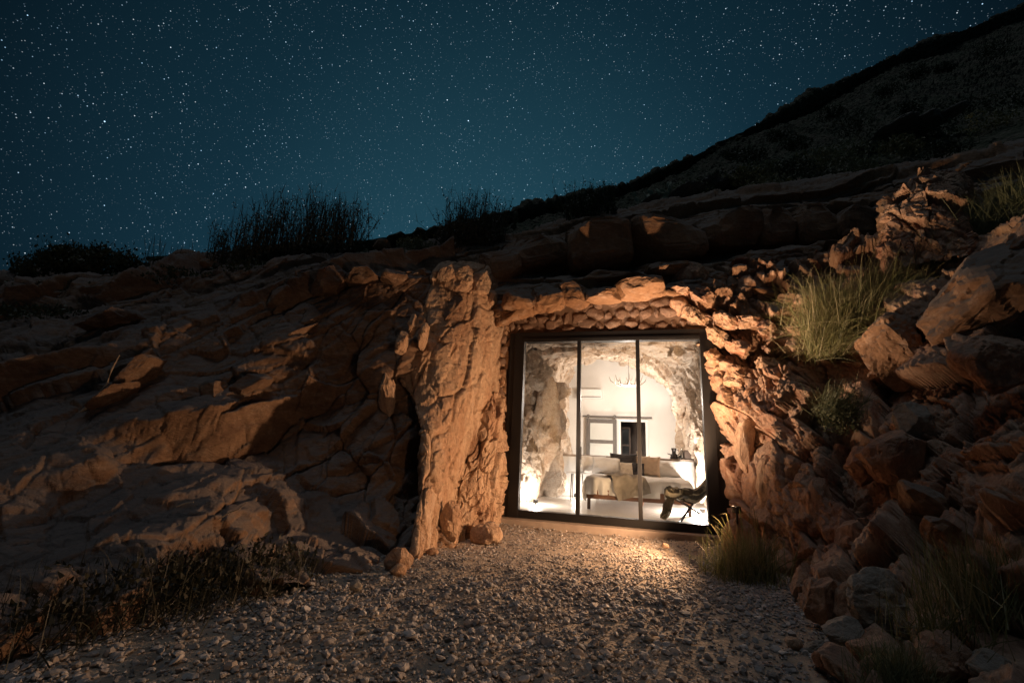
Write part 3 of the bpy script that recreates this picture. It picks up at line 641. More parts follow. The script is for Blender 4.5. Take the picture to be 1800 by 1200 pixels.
# right cliff blocks and slabs
RO = [o for o in COL.objects if o.name.startswith('cliff.')][0]
for i, (px, py, Y, w, h, rot, mt) in enumerate([
        (1575, 620, 5.3, 110, 150, 4, 'rock_ledge'), (1725, 520, 4.7, 270, 110, 46, 'rock_ledge'), (1850, 440, 4.7, 240, 150, 40, 'rock_ledge'), (1608, 742, 4.45, 62, 66, 0, 'rock_pale'), (1568, 800, 4.4, 110, 84, 14, 'rock_right'),
        (1620, 880, 3.9, 90, 50, -40, 'rock_ledge'), (1655, 935, 3.6, 70, 46, -36, 'rock_ledge'), (1742, 640, 3.9, 120, 110, 30, 'rock_right'), (1515, 820, 4.7, 60, 60, 10, 'rock_right'), (1680, 1015, 3.2, 18, 52, 4, 'rock_pale'),
        (1548, 1062, 3.35, 84, 100, 0, 'rock_pale'), (1492, 1060, 3.6, 44, 60, -10, 'rock_right'), (1445, 1060, 3.7, 50, 84, -8, 'rock_right'), (1585, 1100, 3.15, 22, 44, 0, 'rock_pale'), (1480, 1112, 3.3, 60, 40, 26, 'rock_pale'),
        (1436, 1142, 3.25, 44, 22, 24, 'rock_pale'), (1540, 1150, 2.95, 80, 50, 10, 'rock_right'), (1622, 1120, 2.9, 30, 40, 10, 'rock_pale'), (1740, 1170, 2.5, 60, 40, 10, 'rock_pale'), (1415, 1030, 4.3, 40, 60, 0, 'rock_right'),
        (1660, 1150, 2.7, 90, 60, 0, 'rock_right'), (1500, 960, 4.3, 50, 110, -14, 'rock_right'), (1440, 900, 5.0, 40, 120, -8, 'rock_right'), (1350, 850, 6.0, 34, 110, -6, 'rock_fin'), (1310, 780, 6.5, 34, 90, -8, 'rock_fin')]):
    stone_at('boulder', px, py, Y, w, h, .9, 840+i, mt, rot, RO, planes=14, keep=.64, rough=.05, sub=5 if w*h > 8000 else 4)
# the bright jagged band at the head of the right cliff
for i, (px, py, Y, w, h, rot) in enumerate([(1232, 486, 7.2, 44, 46, 10), (1196, 512, 7.15, 60, 26, -14), (1240, 524, 7.0, 70, 50, -20), (1222, 556, 7.0, 50, 30, -34), (1272, 560, 6.9, 60, 34, -30), (1316, 566, 6.75, 56, 40, -10), (1262, 590, 6.95, 50, 36, -38),
        (1300, 612, 6.8, 60, 36, -40), (1350, 580, 6.6, 40, 44, 10), (1345, 640, 6.6, 50, 40, -36), (1290, 660, 6.8, 44, 50, -50), (1330, 690, 6.6, 40, 70, -60), (1380, 668, 6.3, 50, 40, -10), (1408, 690, 6.2, 36, 60, 10), (1285, 720, 6.9, 30, 60, -70),
        (1250, 622, 7.0, 26, 40, -50), (1420, 470, 7.0, 50, 40, 20), (1390, 530, 6.7, 60, 44, -10), (1360, 740, 6.3, 44, 60, -60)]):
    stone_at('shard', px, py, Y, w, h, .9, 880+i, 'rock_right' if i % 3 else 'rock_fin', rot, RO, planes=18, keep=.50, rough=.10)
# tall rugged outcrop up on the right
oc = [[(1540, 440, 7.4), (1552, 378, 6.8), (1575, 340, 6.8), (1608, 304, 6.7), (1650, 294, 6.7), (1694, 302, 6.6), (1712, 330, 7.0)],
      [(1545, 440, 7.2), (1550, 392, 6.5), (1580, 366, 6.3), (1615, 342, 6.2), (1655, 336, 6.1), (1690, 344, 6.2), (1716, 380, 6.8)],
      [(1545, 450, 7.0), (1550, 425, 6.2), (1585, 412, 6.1), (1620, 400, 5.9), (1660, 396, 5.8), (1700, 400, 5.9), (1730, 410, 6.6)],
      [(1545, 500, 6.9), (1550, 480, 6.1), (1585, 470, 5.9), (1620, 460, 5.8), (1660, 455, 5.6), (1710, 450, 5.6), (1750, 450, 6.3)]]
patch('rock_outcrop', oc, 200, 200, [FN((.5, .4, .25), R=RSTR, amp=.08, crack=.05, tilt=1.2, step=.7, seed=931, cw=.08, warp=.2), FN((.14, .12, .08), R=RSTR, amp=.028, crack=.012, tilt=1.4, seed=941, warp=.2), FB((7, 7, 6), .03, 961, 4)], M['rock_right'])

fs = rock('boulder', (-1.0, 4.80, .07), (.15, .10, .13), 55, M['rock_fin'], None, 4, planes=14, keep=.62, rough=.05); tag(fs, 'angular stone standing against the foot of the lit rock fin', 'boulder')
# single stones lying free
def free_rock(label, px, py, Y, w, h, seed, mat, cat='boulder', group=None, **k):
    o = stone_at('boulder', px, py, Y, w, h, .95, seed, mat, k.pop('rot', 0), None, **k); tag(o, label, cat, group); return o
b0 = gr(856, 960)
free_rock('brown boulder lying alone on the gravel left of the glass door', 855, 941, 6.45, 48, 42, 9, 'rock_fin', planes=16, keep=.66, rough=.05)
free_rock('dark rounded boulder standing on the rim at the left of the tall dry grass', 328, 462, 9.0, 54, 46, 12, 'rock_ledge')
free_rock('low dark stone on the rim just right of the dark rounded boulder', 372, 468, 9.0, 46, 22, 13, 'rock_ledge')
free_rock('flat grey stone on the skyline between the two dry grass clumps', 671, 432, 9.2, 34, 17, 15, 'rock_ledge', boxy=.4)
free_rock('small pale stone on the bare rim above the glowing rock', 732, 458, 8.9, 12, 9, 16, 'rock_pale', cat='stone')
for i, (px, py, w, lab) in enumerate([(700, 1008, 26, 'fist sized stone at the foot of the tall lit rock fin'), (760, 975, 20, 'small brown stone tucked under the lit rock fin'), (625, 1035, 20, 'pale round stone at the edge of the gravel on the left'),
        (1395, 1135, 24, 'flat tan stone on the gravel at the foot of the right cliff'), (1140, 1128, 17, 'pale stone lying alone in the middle of the gravel'), (1170, 962, 12, 'small stone on the sandy ground in front of the door')]):
    Yg_ = gr(px, py)[1]; free_rock(lab, px, py-w*.25, Yg_, w, w*.7, 20+i, 'rock_pale' if 'pale' in lab else 'rock_fin', cat='stone', sub=3)

# ================================================================== THE GLASS FRONT
WD, ZB, ZT = 2.931, .191, 3.038
TM = .17
door = thing('glass_door_wall', 'black framed glass front of three tall panes closing the cave mouth', 'glass front', tuple(RL(WD/2, 0, 0)), YAW)
def fb(name, u0, u1, v0, v1, z0, z1, mat='black_metal', bev=.004, parent=None):
    return MB().box(((u0+u1)/2-WD/2, (v0+v1)/2, (z0+z1)/2), (u1-u0, v1-v0, z1-z0)).build(name, M[mat], parent or door, bev)
fb('jamb', -TM, 0, -.06, .10, .07, ZT+TM); fb('jamb', WD, WD+TM, -.06, .10, .07, ZT+TM)
fb('head', .0, WD, -.06, .10, ZT, ZT+TM); fb('sill', .0, WD, -.06, .10, .07, ZB)
for k in (1, 2): fb('mullion', WD*k/3-.032, WD*k/3+.032, -.05, .06, ZB, ZT, bev=.003)
for k in range(3):
    u0 = WD*k/3+(.032 if k else 0); u1 = WD*(k+1)/3-(.032 if k < 2 else 0)
    p_ = fb('glass_pane', u0+.001, u1-.001, .000, .006, ZB+.001, ZT-.001, 'glass', 0)
fb('bead', .0, WD, -.085, -.061, ZT+.02, ZT+.06, bev=.002)
fb('flashing', -TM-.10, -TM-.002, -.03, .08, .07, ZT+TM); fb('flashing', WD+TM+.002, WD+TM+.26, -.03, .08, .07, ZT+TM)
fb('door_handle', WD/3+.045, WD/3+.06, -.09, -.052, 1.05, 1.25, bev=.002)
fb('threshold', -TM-.10, WD+TM+.3, -.26, .12, -.16, .066, 'concrete', .008)
# rubble masonry over the door, in mortar
wall = MB().box((0, 0, 0), (3.9, .3, .75)).build('lintel_wall', M['mortar']); wall['kind'] = 'structure'
wall.location = Vector(RL(WD/2+.1, .16, ZT+TM+.377)); wall.rotation_euler = (0, 0, YAW)
g = np.random.default_rng(11)
for row in range(3):
    u = -1.9
    while u < 1.85:
        w = g.uniform(.10, .36); h = g.uniform(.14, .24)
        V, T = rock_verts(3, (w*.55, .06, h*.56), int(g.integers(1e6)), planes=13, keep=.62, boxy=.25, rough=.07, R=rotm('Y', g.uniform(-16, 16)))
        V = V+np.array([u+w/2, -.135+g.uniform(-.02, .01), -.27+row*.195+g.uniform(-.045, .045)])
        mesh_np('stone', V, T, M['masonry'], wall, True); u += w*.98
# rubble at the left jamb
jw = MB().box((0, 0, 0), (.34, .3, 3.6)).build('jamb_wall', M['mortar']); jw['kind'] = 'structure'
jw.location = Vector(RL(-.44, .22, 1.75)); jw.rotation_euler = (0, 0, YAW)
z = -1.75
while z < 1.7:
    h = g.uniform(.14, .28); V, T = rock_verts(3, (.14, .12, h*.54), int(g.integers(1e6)), planes=9, keep=.72, boxy=.3, rough=.06)
    mesh_np('stone', V+np.array([g.uniform(-.06, .05), -.14, z+h/2]), T, M['masonry'], jw, True); z += h*.97

# ================================================================== THE ROOM
VW = 6.2; ZF = .12
rm = MB().box((0, 0, 0), (9, VW+3, .1)).build('floor', M['floor']); rm['kind'] = 'structure'
rm.location = Vector(RL(2.5, (VW+3)/2+.13, ZF-.05)); rm.rotation_euler = (0, 0, YAW)
# cave shell
rings = [
 (.36, None, [(880, 925), (884, 800), (888, 700), (893, 575), (1000, 566), (1120, 560), (1240, 560), (1268, 650), (1282, 750), (1300, 850), (1310, 960)]),
 (.55, None, [(885, 915), (890, 800), (893, 700), (898, 585), (1000, 578), (1120, 572), (1236, 572), (1256, 650), (1262, 750), (1270, 850), (1278, 940)]),
 (1.3, None, [(908, 912), (908, 810), (906, 720), (922, 618), (1000, 602), (1110, 598), (1196, 602), (1232, 660), (1244, 750), (1268, 830), (1280, 930)]),
 (2.6, None, [(940, 905), (944, 810), (952, 720), (966, 628), (1016, 614), (1106, 612), (1176, 634), (1214, 690), (1230, 760), (1254, 830), (1266, 910)]),
 (3.9, None, [(970, 895), (980, 800), (972, 720), (990, 640), (1034, 624), (1104, 626), (1162, 656), (1200, 712), (1216, 780), (1232, 840), (1242, 895)]),
 (5.2, None, [(985, 890), (996, 800), (992, 730), (1002, 650), (1042, 628), (1110, 640), (1160, 668), (1192, 722), (1206, 790), (1212, 840), (1220, 880)]),
 (6.3, None, [(990, 890), (1000, 800), (996, 730), (1008, 650), (1046, 630), (1112, 644), (1160, 674), (1190, 728), (1202, 790), (1208, 840), (1214, 880)])]
cave = [[RL(*uvz(px, py, v)) for px, py in pts] for v, _, pts in rings]
CSTR = frame_dir((.4, .3, .85), (1, -.4, 0))
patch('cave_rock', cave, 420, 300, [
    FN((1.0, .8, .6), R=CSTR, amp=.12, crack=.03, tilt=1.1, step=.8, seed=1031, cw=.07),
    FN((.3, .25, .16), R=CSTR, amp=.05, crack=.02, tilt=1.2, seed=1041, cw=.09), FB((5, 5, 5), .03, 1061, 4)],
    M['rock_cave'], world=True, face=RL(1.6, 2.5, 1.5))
CV = bpy.data.objects['cave_rock']
def rm_rock(px, py, v, w, h, seed, rot=0, deep=.8, **k):
    u, _, z = uvz(px, py, v); c = RL(u, v, z); s = (c[1])/F
    V, T = rock_verts(5, (w*s*.56, w*s*deep*.5, h*s*.56), seed, rough=.07, R=rotm('Y', -rot), planes=14, keep=.62, **k)
    return mesh_np('boulder', V+c, T, M['rock_cave'], CV, False)
rm_rock(974, 690, 2.6, 60, 40, 71, 24); rm_rock(955, 760, 2.3, 66, 190, 72, -6); rm_rock(938, 650, 1.6, 50, 90, 73, 40); rm_rock(975, 832, 3.3, 44, 90, 74, 8); rm_rock(1000, 830, 4.2, 26, 80, 75, 10)
rm_rock(926, 840, 1.9, 44, 110, 76, 0); rm_rock(1226, 720, 2.6, 30, 120, 77, -10); rm_rock(1236, 810, 2.9, 30, 120, 78, -6); rm_rock(985, 616, 2.2, 110, 22, 79, 10); rm_rock(1160, 612, 2.2, 120, 26, 80, -8)
# back wall with doorway
du0, _, dz1 = uvz(1091, 740.5, VW); du1 = uvz(1134.5, 741, VW)[0]
bw = bpy.data.objects.new('back_wall', None)
m = MB(); TH = .15
m.box(((du0-4)/2, TH/2, 2.5), (du0+4, TH, 5.4)); m.box(((du1+9)/2, TH/2, 2.5), (9-du1, TH, 5.4)); m.box(((du0+du1)/2, TH/2, (dz1+5.2)/2), (du1-du0, TH, 5.2-dz1))
bwall = m.build('back_wall', M['plaster']); bwall['kind'] = 'structure'; bwall.location = Vector(RL(0, VW, 0)); bwall.rotation_euler = (0, 0, YAW)
# architrave
a = MB(); a.box((du0-.035, -.012, (dz1+ZF)/2), (.07, .02, dz1-ZF)); a.box((du1+.035, -.012, (dz1+ZF)/2), (.07, .02, dz1-ZF)); a.box(((du0+du1)/2, -.012, dz1+.036), (du1-du0+.14, .02, .07)); a.build('architrave', M['white'], bwall, .003)
# bathroom beyond: dark brown box room with a tall mirror cabinet
bath = MB(); bx0, bx1, bd = du0-.4, du1+.6, 1.6
bath.box(((bx0+bx1)/2, bd, 1.3), (bx1-bx0, .06, 2.6)); bath.box((bx0, bd/2+.1, 1.3), (.06, bd, 2.6)); bath.box((bx1, bd/2+.1, 1.3), (.06, bd, 2.6)); bath.box(((bx0+bx1)/2, bd/2+.1, 2.6), (bx1-bx0, bd, .06)); bath.box(((bx0+bx1)/2, bd/2+.1, .09), (bx1-bx0, bd, .06))
bo = bath.build('bathroom_wall', M['dark_wood']); bo['kind'] = 'structure'; bo.location = Vector(RL(0, VW+.06, 0)); bo.rotation_euler = (0, 0, YAW)
def at_room(px, py, v):
    u, _, z = uvz(px, py, v); return u, z
def rthing(name, label, cat, u, v, z, group=None, rot=0):
    return thing(name, label, cat, tuple(RL(u, v, z)), YAW+rot, group)
# mirror cabinet in the bathroom
cu0, cz1 = at_room(1093, 752, VW+.9); cu1 = at_room(1106, 752, VW+.9)[0]; cz0 = at_room(1093, 803, VW+.9)[1]
cb = rthing('mirror_cabinet', 'tall dark cabinet with a mirror seen through the bathroom doorway', 'cabinet', (cu0+cu1)/2, VW+.9, cz0)
wc, hc = cu1-cu0, cz1-cz0
MB().box((0, .08, hc/2), (wc+.08, .14, hc+.08)).build('case', M['dark_wood'], cb, .005)
MB().box((0, 0, hc*.70), (wc-.02, .012, hc*.52)).build('mirror', M['mirror'], cb); MB().box((0, 0, hc*.20), (wc-.02, .012, hc*.36)).build('mirror', M['mirror'], cb)
# barn door on its rail
r0 = at_room(1024, 731, VW-.10); r1 = at_room(1146, 734, VW-.10)
rail = rthing('door_rail', 'dark metal sliding rail over the bathroom doorway', 'rail', (r0[0]+r1[0])/2, VW-.10, (r0[1]+r1[1])/2)
L_ = r1[0]-r0[0]
MB().box((0, 0, 0), (L_, .012, .05)).build('bar', M['gray_wood'], rail, .003)
for k in range(5): MB().tube([(-L_/2+.15+k*(L_-.3)/4, .10, 0), (-L_/2+.15+k*(L_-.3)/4, .0, 0)], .012).build('bracket', M['black_metal'], rail)
b0_ = at_room(1031, 735, VW-.12); b1_ = at_room(1084, 735, VW-.12); mid = at_room(1057, 776, VW-.12)
bdw = b1_[0]-b0_[0]; bdz1 = b0_[1]; H_ = bdz1-ZF-.02
bd_ = rthing('sliding_door', 'grey framed sliding door with frosted glass panels behind the bed', 'door', (b0_[0]+b1_[0])/2, VW-.13, ZF+.02)
st = .11
for s in (-1, 1): MB().box((s*(bdw/2-st/2), 0, H_/2), (st, .045, H_)).build('stile', M['gray_wood'], bd_, .004)
zm = mid[1]-ZF-.02
rails_z = [H_-.07, zm, zm-(H_-.07-zm), .09]
for zz in rails_z: MB().box((0, 0, zz), (bdw-2*st, .040, .10 if zz != rails_z[0] else .12)).build('rail', M['gray_wood'], bd_, .004)
for a_, b_ in zip(rails_z[:-1], rails_z[1:]): MB().box((0, .0, (a_+b_)/2), (bdw-2*st, .012, a_-b_-.10)).build('frosted_panel', M['frosted'], bd_)
for s in (-1, 1):
    MB().box((s*(bdw/2-st/2), -.03, H_-.02), (.045, .012, .22)).build('hanger', M['gray_wood'], bd_, .003)
    MB().tube([(s*(bdw/2-st/2), -.045, H_+.07), (s*(bdw/2-st/2), -.015, H_+.07)], .05, 16).build('roller', M['gray_wood'], bd_)
# air conditioner
p0 = at_room(1014, 683, VW-.2); p1 = at_room(1058, 700, VW-.2)
ac = rthing('air_conditioner', 'white split air conditioner high on the back wall', 'air conditioner', (p0[0]+p1[0])/2, VW, p1[1])
w_, h_ = p1[0]-p0[0], p0[1]-p1[1]
MB().box((0, -.11, h_/2), (w_, .21, h_)).build('housing', M['white'], ac, .02)
MB().box((0, -.19, .03), (w_*.92, .06, .015)).build('vane', M['gray_wood'], ac, .003)
MB().box((0, -.219, .055), (w_*.96, .008, .008)).build('slot', M['gray_wood'], ac)
# antler-like chandelier
cu, cz = at_room(1105, 675, 4.3)
ch = rthing('chandelier', 'branching antler chandelier hanging before the white wall', 'chandelier', cu, 4.3, cz)
MB().tube([(0, 0, .02), (0, 0, 1.1)], .006).build('cord', M['gray_wood'], ch)
MB().lathe([(.02, -.07), (.055, -.04), (.06, .0), (.03, .05), (.015, .09)]).build('hub', M['antler'], ch, smooth=True)
for k in range(7):
    t = 2*math.pi*k/7+.3; R_ = .44+.06*math.sin(k*3); c, s = math.cos(t), math.sin(t)
    m = MB(); m.tube([(c*.04, s*.04, 0), (c*.18, s*.18, -.04), (c*.33, s*.33, .0), (c*R_, s*R_, .10), (c*(R_+.03), s*(R_+.03), .20)], [.016, .017, .014, .010, .004])
    m.tube([(c*.25, s*.25, -.03), (c*.27+s*.05, s*.27-c*.05, .07), (c*.26+s*.08, s*.26-c*.08, .14)], [.012, .008, .003], 6)
    m.tube([(c*.34, s*.34, .0), (c*.34-s*.06, s*.34+c*.06, .08), (c*.35-s*.07, s*.35+c*.07, .15)], [.010, .007, .002], 6)
    m.build('arm', M['antler'], ch, smooth=True)

bl = bpy.data.lights.new('bulb_or_fill', 'POINT'); bl.energy = 140; bl.color = SOFT; bl.shadow_soft_size = .09  # added fill light for bed and gravel; the chandelier itself is unlit
fill_obj = bpy.data.objects.new('bulb_or_fill', bl); COL.objects.link(fill_obj); fill_obj.parent = ch; fill_obj.location = (0, -.05, -.42)
# low wall behind the bed with a shelf top
lu1, lz = at_room(1219, 808, 3.75); lu0 = at_room(1018, 806, 3.75)[0]-.6
hwall = MB().box((0, .2, (lz-ZF-.05)/2), (lu1-lu0, .36, lz-ZF-.05)).build('half_wall', M['plaster'], None, .006); hwall['kind'] = 'structure'
hwall.location = Vector(RL((lu0+lu1)/2, 3.72, ZF)); hwall.rotation_euler = (0, 0, YAW)
MB().box((0, .2, lz-ZF-.025), (lu1-lu0+.02, .42, .05)).build('shelf_top', M['concrete'], hwall, .006)
# things on the shelf
def onshelf(px, vv=3.85): return at_room(px, 806, vv)[0], vv, lz
u, v, z = onshelf(1185)
cm = rthing('coffee_maker', 'dark coffee maker on the shelf behind the bed', 'coffee maker', u, v, z)
MB().lathe([(.085, 0), (.09, .03), (.07, .10), (.045, .13), (.045, .19), (.06, .22), (.055, .25)]).build('body', M['leather'], cm, smooth=True)
MB().tube([(.05, 0, .22), (.11, 0, .20), (.12, 0, .12), (.07, 0, .08)], .010).build('handle', M['leather'], cm); MB().tube([(-.06, 0, .09), (-.15, 0, .12)], [.015, .008]).build('spout', M['leather'], cm)
for i, (px, lab, h) in enumerate([(1199, 'tall steel flask on the shelf right of the coffee maker', .24), (1195, 'small dark cup on the shelf in front of the steel flask', .09)]):
    u, v, z = onshelf(px, 3.85-.08*i)
    tag(MB().lathe([(.035, 0), (.04, h*.1), (.04, h*.75), (.022, h*.86), (.026, h)]).build('flask' if i == 0 else 'cup', M['steel'] if i == 0 else M['leather'], None, smooth=True), lab, 'flask' if i == 0 else 'cup').location = Vector(RL(u, v, z))
u, v, z = onshelf(1211)
bx = rthing('storage_box', 'dark storage box at the right end of the shelf', 'box', u, v, z)
MB().box((0, 0, .095), (.20, .18, .19)).build('body', M['dark_wood'], bx, .008); MB().box((0, 0, .203), (.21, .19, .025)).build('lid', M['dark_wood'], bx, .006)
u, v, z = onshelf(1123, 3.8)
pp = rthing('potted_plant', 'small potted plant in a cream pot in front of the bathroom doorway', 'plant', u, v, z)
MB().lathe([(.045, 0), (.06, .12), (.064, .14), (.055, .14)]).build('pot', M['clay'], pp, smooth=True)

# bed
bu0 = at_room(1030, 885, 1.42)[0]; bu1 = at_room(1224, 880, 1.42)[0]-.06
BWd = bu1-bu0; BL = 2.15; bz = .56
bed = rthing('bed', 'wide low wooden bed made up with white bedding', 'bed', (bu0+bu1)/2, 1.42+BL/2, ZF)
MB().box((0, -BL/2+.02, .28), (BWd, .04, .17)).build('side_rail', M['wood'], bed, .005)
MB().box((0, BL/2-.02, .28), (BWd, .04, .17)).build('side_rail', M['wood'], bed, .005)
for s in (-1, 1): MB().box((s*(BWd/2-.02), 0, .28), (.04, BL-.08, .17)).build('side_rail', M['wood'], bed, .005)
MB().box((0, 0, .32), (BWd-.08, BL-.08, .05)).build('bed_base', M['wood'], bed)
for sx, sy in ((-1, -1), (1, -1), (-1, 1), (1, 1)): MB().box((sx*(BWd/2-.05), sy*(BL/2-.05), .0975), (.06, .06, .195)).build('leg', M['dark_wood'], bed, .004)
MB().tube([(.12, -.45, .20), (.06, -.5, .0)], [.018, .012]).build('leg', M['wood'], bed)
MB().box((0, 0, .45), (BWd-.04, BL-.04, .20)).build('mattress', M['linen'], bed, .05)
def cloth(name, mat, parent, a0, a1, b0, b1, W2, L2, z0, off, na, nb, wr, seed, taper=None, ang=0):
    """a sheet laid over the bed block: flat cloth coords a (across) b (along), hanging over the edges"""
    A, B = np.meshgrid(np.linspace(a0, a1, na), np.linspace(b0, b1, nb)); a = A.ravel(); b = B.ravel()
    if ang: c, s = math.cos(ang), math.sin(ang); ca, cb_ = (a0+a1)/2, b1; a, b = ca+(a-ca)*c-(b-cb_)*s, cb_+(a-ca)*s+(b-cb_)*c
    r = .07
    def fold(t, half):
        ex = np.maximum(np.abs(t)-(half-r), 0); th = np.minimum(ex/r, math.pi/2)
        xx = np.sign(t)*(np.minimum(np.abs(t), half-r)+r*np.sin(th)); dz = r*(1-np.cos(th))+np.maximum(ex-r*math.pi/2, 0); return xx, dz
    x, dx_ = fold(a, W2+off); y, dy_ = fold(b, L2+off)
    dz = np.maximum(dx_, dy_)+.25*np.minimum(dx_, dy_)
    q = np.stack([a*3, b*3, 0*a], 1)
    wv = wr*(fbm(q+seed, seed, 4)+.6*np.abs(fbm(q*1.7+seed+3, seed+2, 3)))
    hang = np.clip(dz/.2, 0, 1)
    ripx = .035*hang*np.sin(a*17+3*np.sin(a*5+seed))*(dy_ > dx_); ripy = .035*hang*np.sin(b*17+seed)*(dx_ >= dy_)
    y = y+np.sign(b)*(ripx+hang*wv*.6); x = x+np.sign(a)*(ripy+hang*wv*.6)
    z = z0+off-dz+wv*(1-hang*.7)
    V = np.stack([x, y, z], 1); idx = np.arange(na*nb).reshape(nb, na)
    Q = np.stack([idx[:-1, :-1], idx[:-1, 1:], idx[1:, 1:], idx[1:, :-1]], -1).reshape(-1, 4)
    o = mesh_np(name, V, Q, mat, parent, True); s_ = o.modifiers.new('s', 'SOLIDIFY'); s_.thickness = .012; return o
cloth('duvet', M['linen'], bed, -BWd/2-.36, BWd/2+.30, -BL/2-.30, BL/2-.42, BWd/2, BL/2, bz, .02, 220, 180, .022, 3)
cloth('mattress_cover', M['linen'], bed, -BWd/2-.10, BWd/2+.10, BL/2-.62, BL/2, BWd/2, BL/2, bz-.012, .008, 60, 30, .006, 5)
tw = cloth('throw_blanket', M['throw'], None, -.80, -.22, -BL/2-.46, -.15, BWd/2, BL/2, bz, .06, 120, 190, .055, 9, ang=.34)
tag(tw, 'crumpled beige throw blanket hanging over the front of the bed', 'blanket'); tw.location = bed.location; tw.rotation_euler = bed.rotation_euler
def pillow(label, px, py, v, w, h, mat, lean=.45, yaw=0, seed=0, group=None, thick=.16):
    u, z = at_room(px, py, v)
    na = 26; A, B = np.meshgrid(np.linspace(-1, 1, na), np.linspace(-1, 1, na)); a = A.ravel(); b = B.ravel()
    t = thick/2*np.maximum(0, (1-a**4))**.5*np.maximum(0, (1-b**4))**.5
    pin = 1-.10*(1-a**2)*b**6; pin2 = 1-.10*(1-b**2)*a**6
    X_ = a*w/2*pin2; Z_ = b*h/2*pin; nz = .018*fbm(np.stack([a*2, b*2, a*0+seed], 1), seed, 3)
    V = np.concatenate([np.stack([X_, -t+nz*(t > .02), Z_], 1), np.stack([X_, t, Z_], 1)])
    c, s = math.cos(lean), math.sin(lean); V = V@np.array([[1, 0, 0], [0, c, s], [0, -s, c]]).T; V[:, 2] -= V[:, 2].min()
    idx = np.arange(na*na).reshape(na, na); Q = np.stack([idx[:-1, :-1], idx[:-1, 1:], idx[1:, 1:], idx[1:, :-1]], -1).reshape(-1, 4)
    o = mesh_np('pillow', V, np.concatenate([Q, Q[:, ::-1]+na*na]), M[mat], None, True, loc=tuple(RL(u, v, ZF+bz+.02)))
    o.rotation_euler = (0, 0, YAW+yaw); return tag(o, label, 'pillow', group)
G_ = 'pillows at the head of the bed'
pillow('white pillow at the far left end of the bed, partly behind another', 1042, 818, 3.35, .62, .42, 'linen', .35, .1, 1, G_)
pillow('white pillow in front of the sliding door, left of the dark cushions', 1066, 820, 3.22, .66, .42, 'linen', .5, -.05, 2, G_)
pillow('large charcoal square cushion behind the small cream cushion', 1096, 815, 3.30, .62, .50, 'dark_cloth', .3, .05, 3, G_)
pillow('large tan cushion partly hidden behind the right mullion', 1125, 812, 3.38, .46, .46, 'tan_cloth', .25, 0, 4, G_)
pillow('small cream cushion in front of the charcoal cushion', 1101, 824, 3.02, .30, .30, 'cream_cloth', .35, .05, 5, G_, .12)
pillow('small dark cushion right beside the small cream cushion', 1120, 824, 3.05, .32, .30, 'dark_cloth', .35, 0, 6, G_, .12)
pillow('peach coloured square cushion right of the second mullion', 1143, 818, 3.20, .44, .46, 'tan_cloth', .3, -.1, 7, G_)
pillow('long white pillow on the right half of the bed', 1174, 820, 3.36, .74, .40, 'linen', .4, -.05, 8, G_)
# bedside table with a cup
tu, tz = at_room(1012, 829, 3.1)
tb = rthing('bedside_table', 'small white bedside table left of the bed', 'table', tu, 3.1, ZF)
hT = tz-ZF
MB().lathe([(.22, hT-.03), (.225, hT-.015), (.22, hT)], n=28).build('table_top', M['white'], tb)
for k in range(3): MB().tube([(.15*math.cos(k*2.1), .15*math.sin(k*2.1), hT-.03), (.19*math.cos(k*2.1), .19*math.sin(k*2.1), 0)], .012).build('leg', M['dark_wood'], tb)
tag(MB().lathe([(.05, 0), (.06, .02), (.055, .14), (.03, .17), (.035, .20)]).build('vase', M['white'], None, smooth=True), 'small white vase on the bedside table by the left mullion', 'vase').location = Vector(RL(tu+.12, 3.02, ZF+hT))

# leather butterfly chair with a hide thrown over it
pc = gr(1212, 917, z=ZF); uc = float(np.dot(pc-O, E1)); vc = float(np.dot(pc-O, E2))
uc, vc = 2.84, .50
chair = rthing('butterfly_chair', 'black leather sling chair with crossed metal legs just inside the right pane', 'chair', uc, vc, ZF)
# chair faces -u (left); frame of bent rods
fr = [[(-.28, -.32, .0), (.24, .30, .74)], [(-.28, .32, 0), (.24, -.30, .74)], [(.30, -.32, 0), (-.36, .26, .40)], [(.30, .32, 0), (-.36, -.26, .40)]]
for a_, b_ in fr: MB().tube([a_, b_], .010).build('leg', M['black_metal'], chair)
MB().tube([(-.28, -.32, .008), (-.28, .32, .008)], .009).build('leg', M['black_metal'], chair); MB().tube([(.30, -.32, .008), (.30, .32, .008)], .009).build('leg', M['black_metal'], chair)
def sling(off, t0, t1, wsc, seed, wr=.0, over=0, n=60):
    T_, S_ = np.meshgrid(np.linspace(t0, t1, n), np.linspace(-1, 1, n)); t = T_.ravel(); s = S_.ravel()
    kx = np.array([-.52, -.46, -.36, -.20, -.02, .14, .27, .40]); kz = np.array([.0, .25, .47, .40, .34, .48, .76, 1.05]); kt = np.linspace(-.45, 1, 8)
    x = np.interp(t, kt, kx); z = np.interp(t, kt, kz)
    # smooth the polyline
    for d in (.04, -.04, .08, -.08): x = x+np.interp(t+d, kt, kx); z = z+np.interp(t+d, kt, kz)
    x /= 5; z /= 5
    hw_ = .34*wsc*(1-.12*np.sin(np.clip(t, 0, 1)*math.pi))
    z = z+.10*np.abs(s)**2.2*np.sin(np.clip(t, 0, 1)*math.pi)
    q = np.stack([t*4, s*3, t*0+seed], 1); nn = wr*fbm(q, seed, 4)
    V = np.stack([x-off*.5+nn, s*hw_+nn, z+off+nn], 1); idx = np.arange(n*n).reshape(n, n)
    return V, np.stack([idx[:-1, :-1], idx[:-1, 1:], idx[1:, 1:], idx[1:, :-1]], -1).reshape(-1, 4)
V, Q = sling(0, 0, 1, 1, 2, .006); o = mesh_np('seat', V, Q, M['leather'], chair); s_ = o.modifiers.new('s', 'SOLIDIFY'); s_.thickness = .012
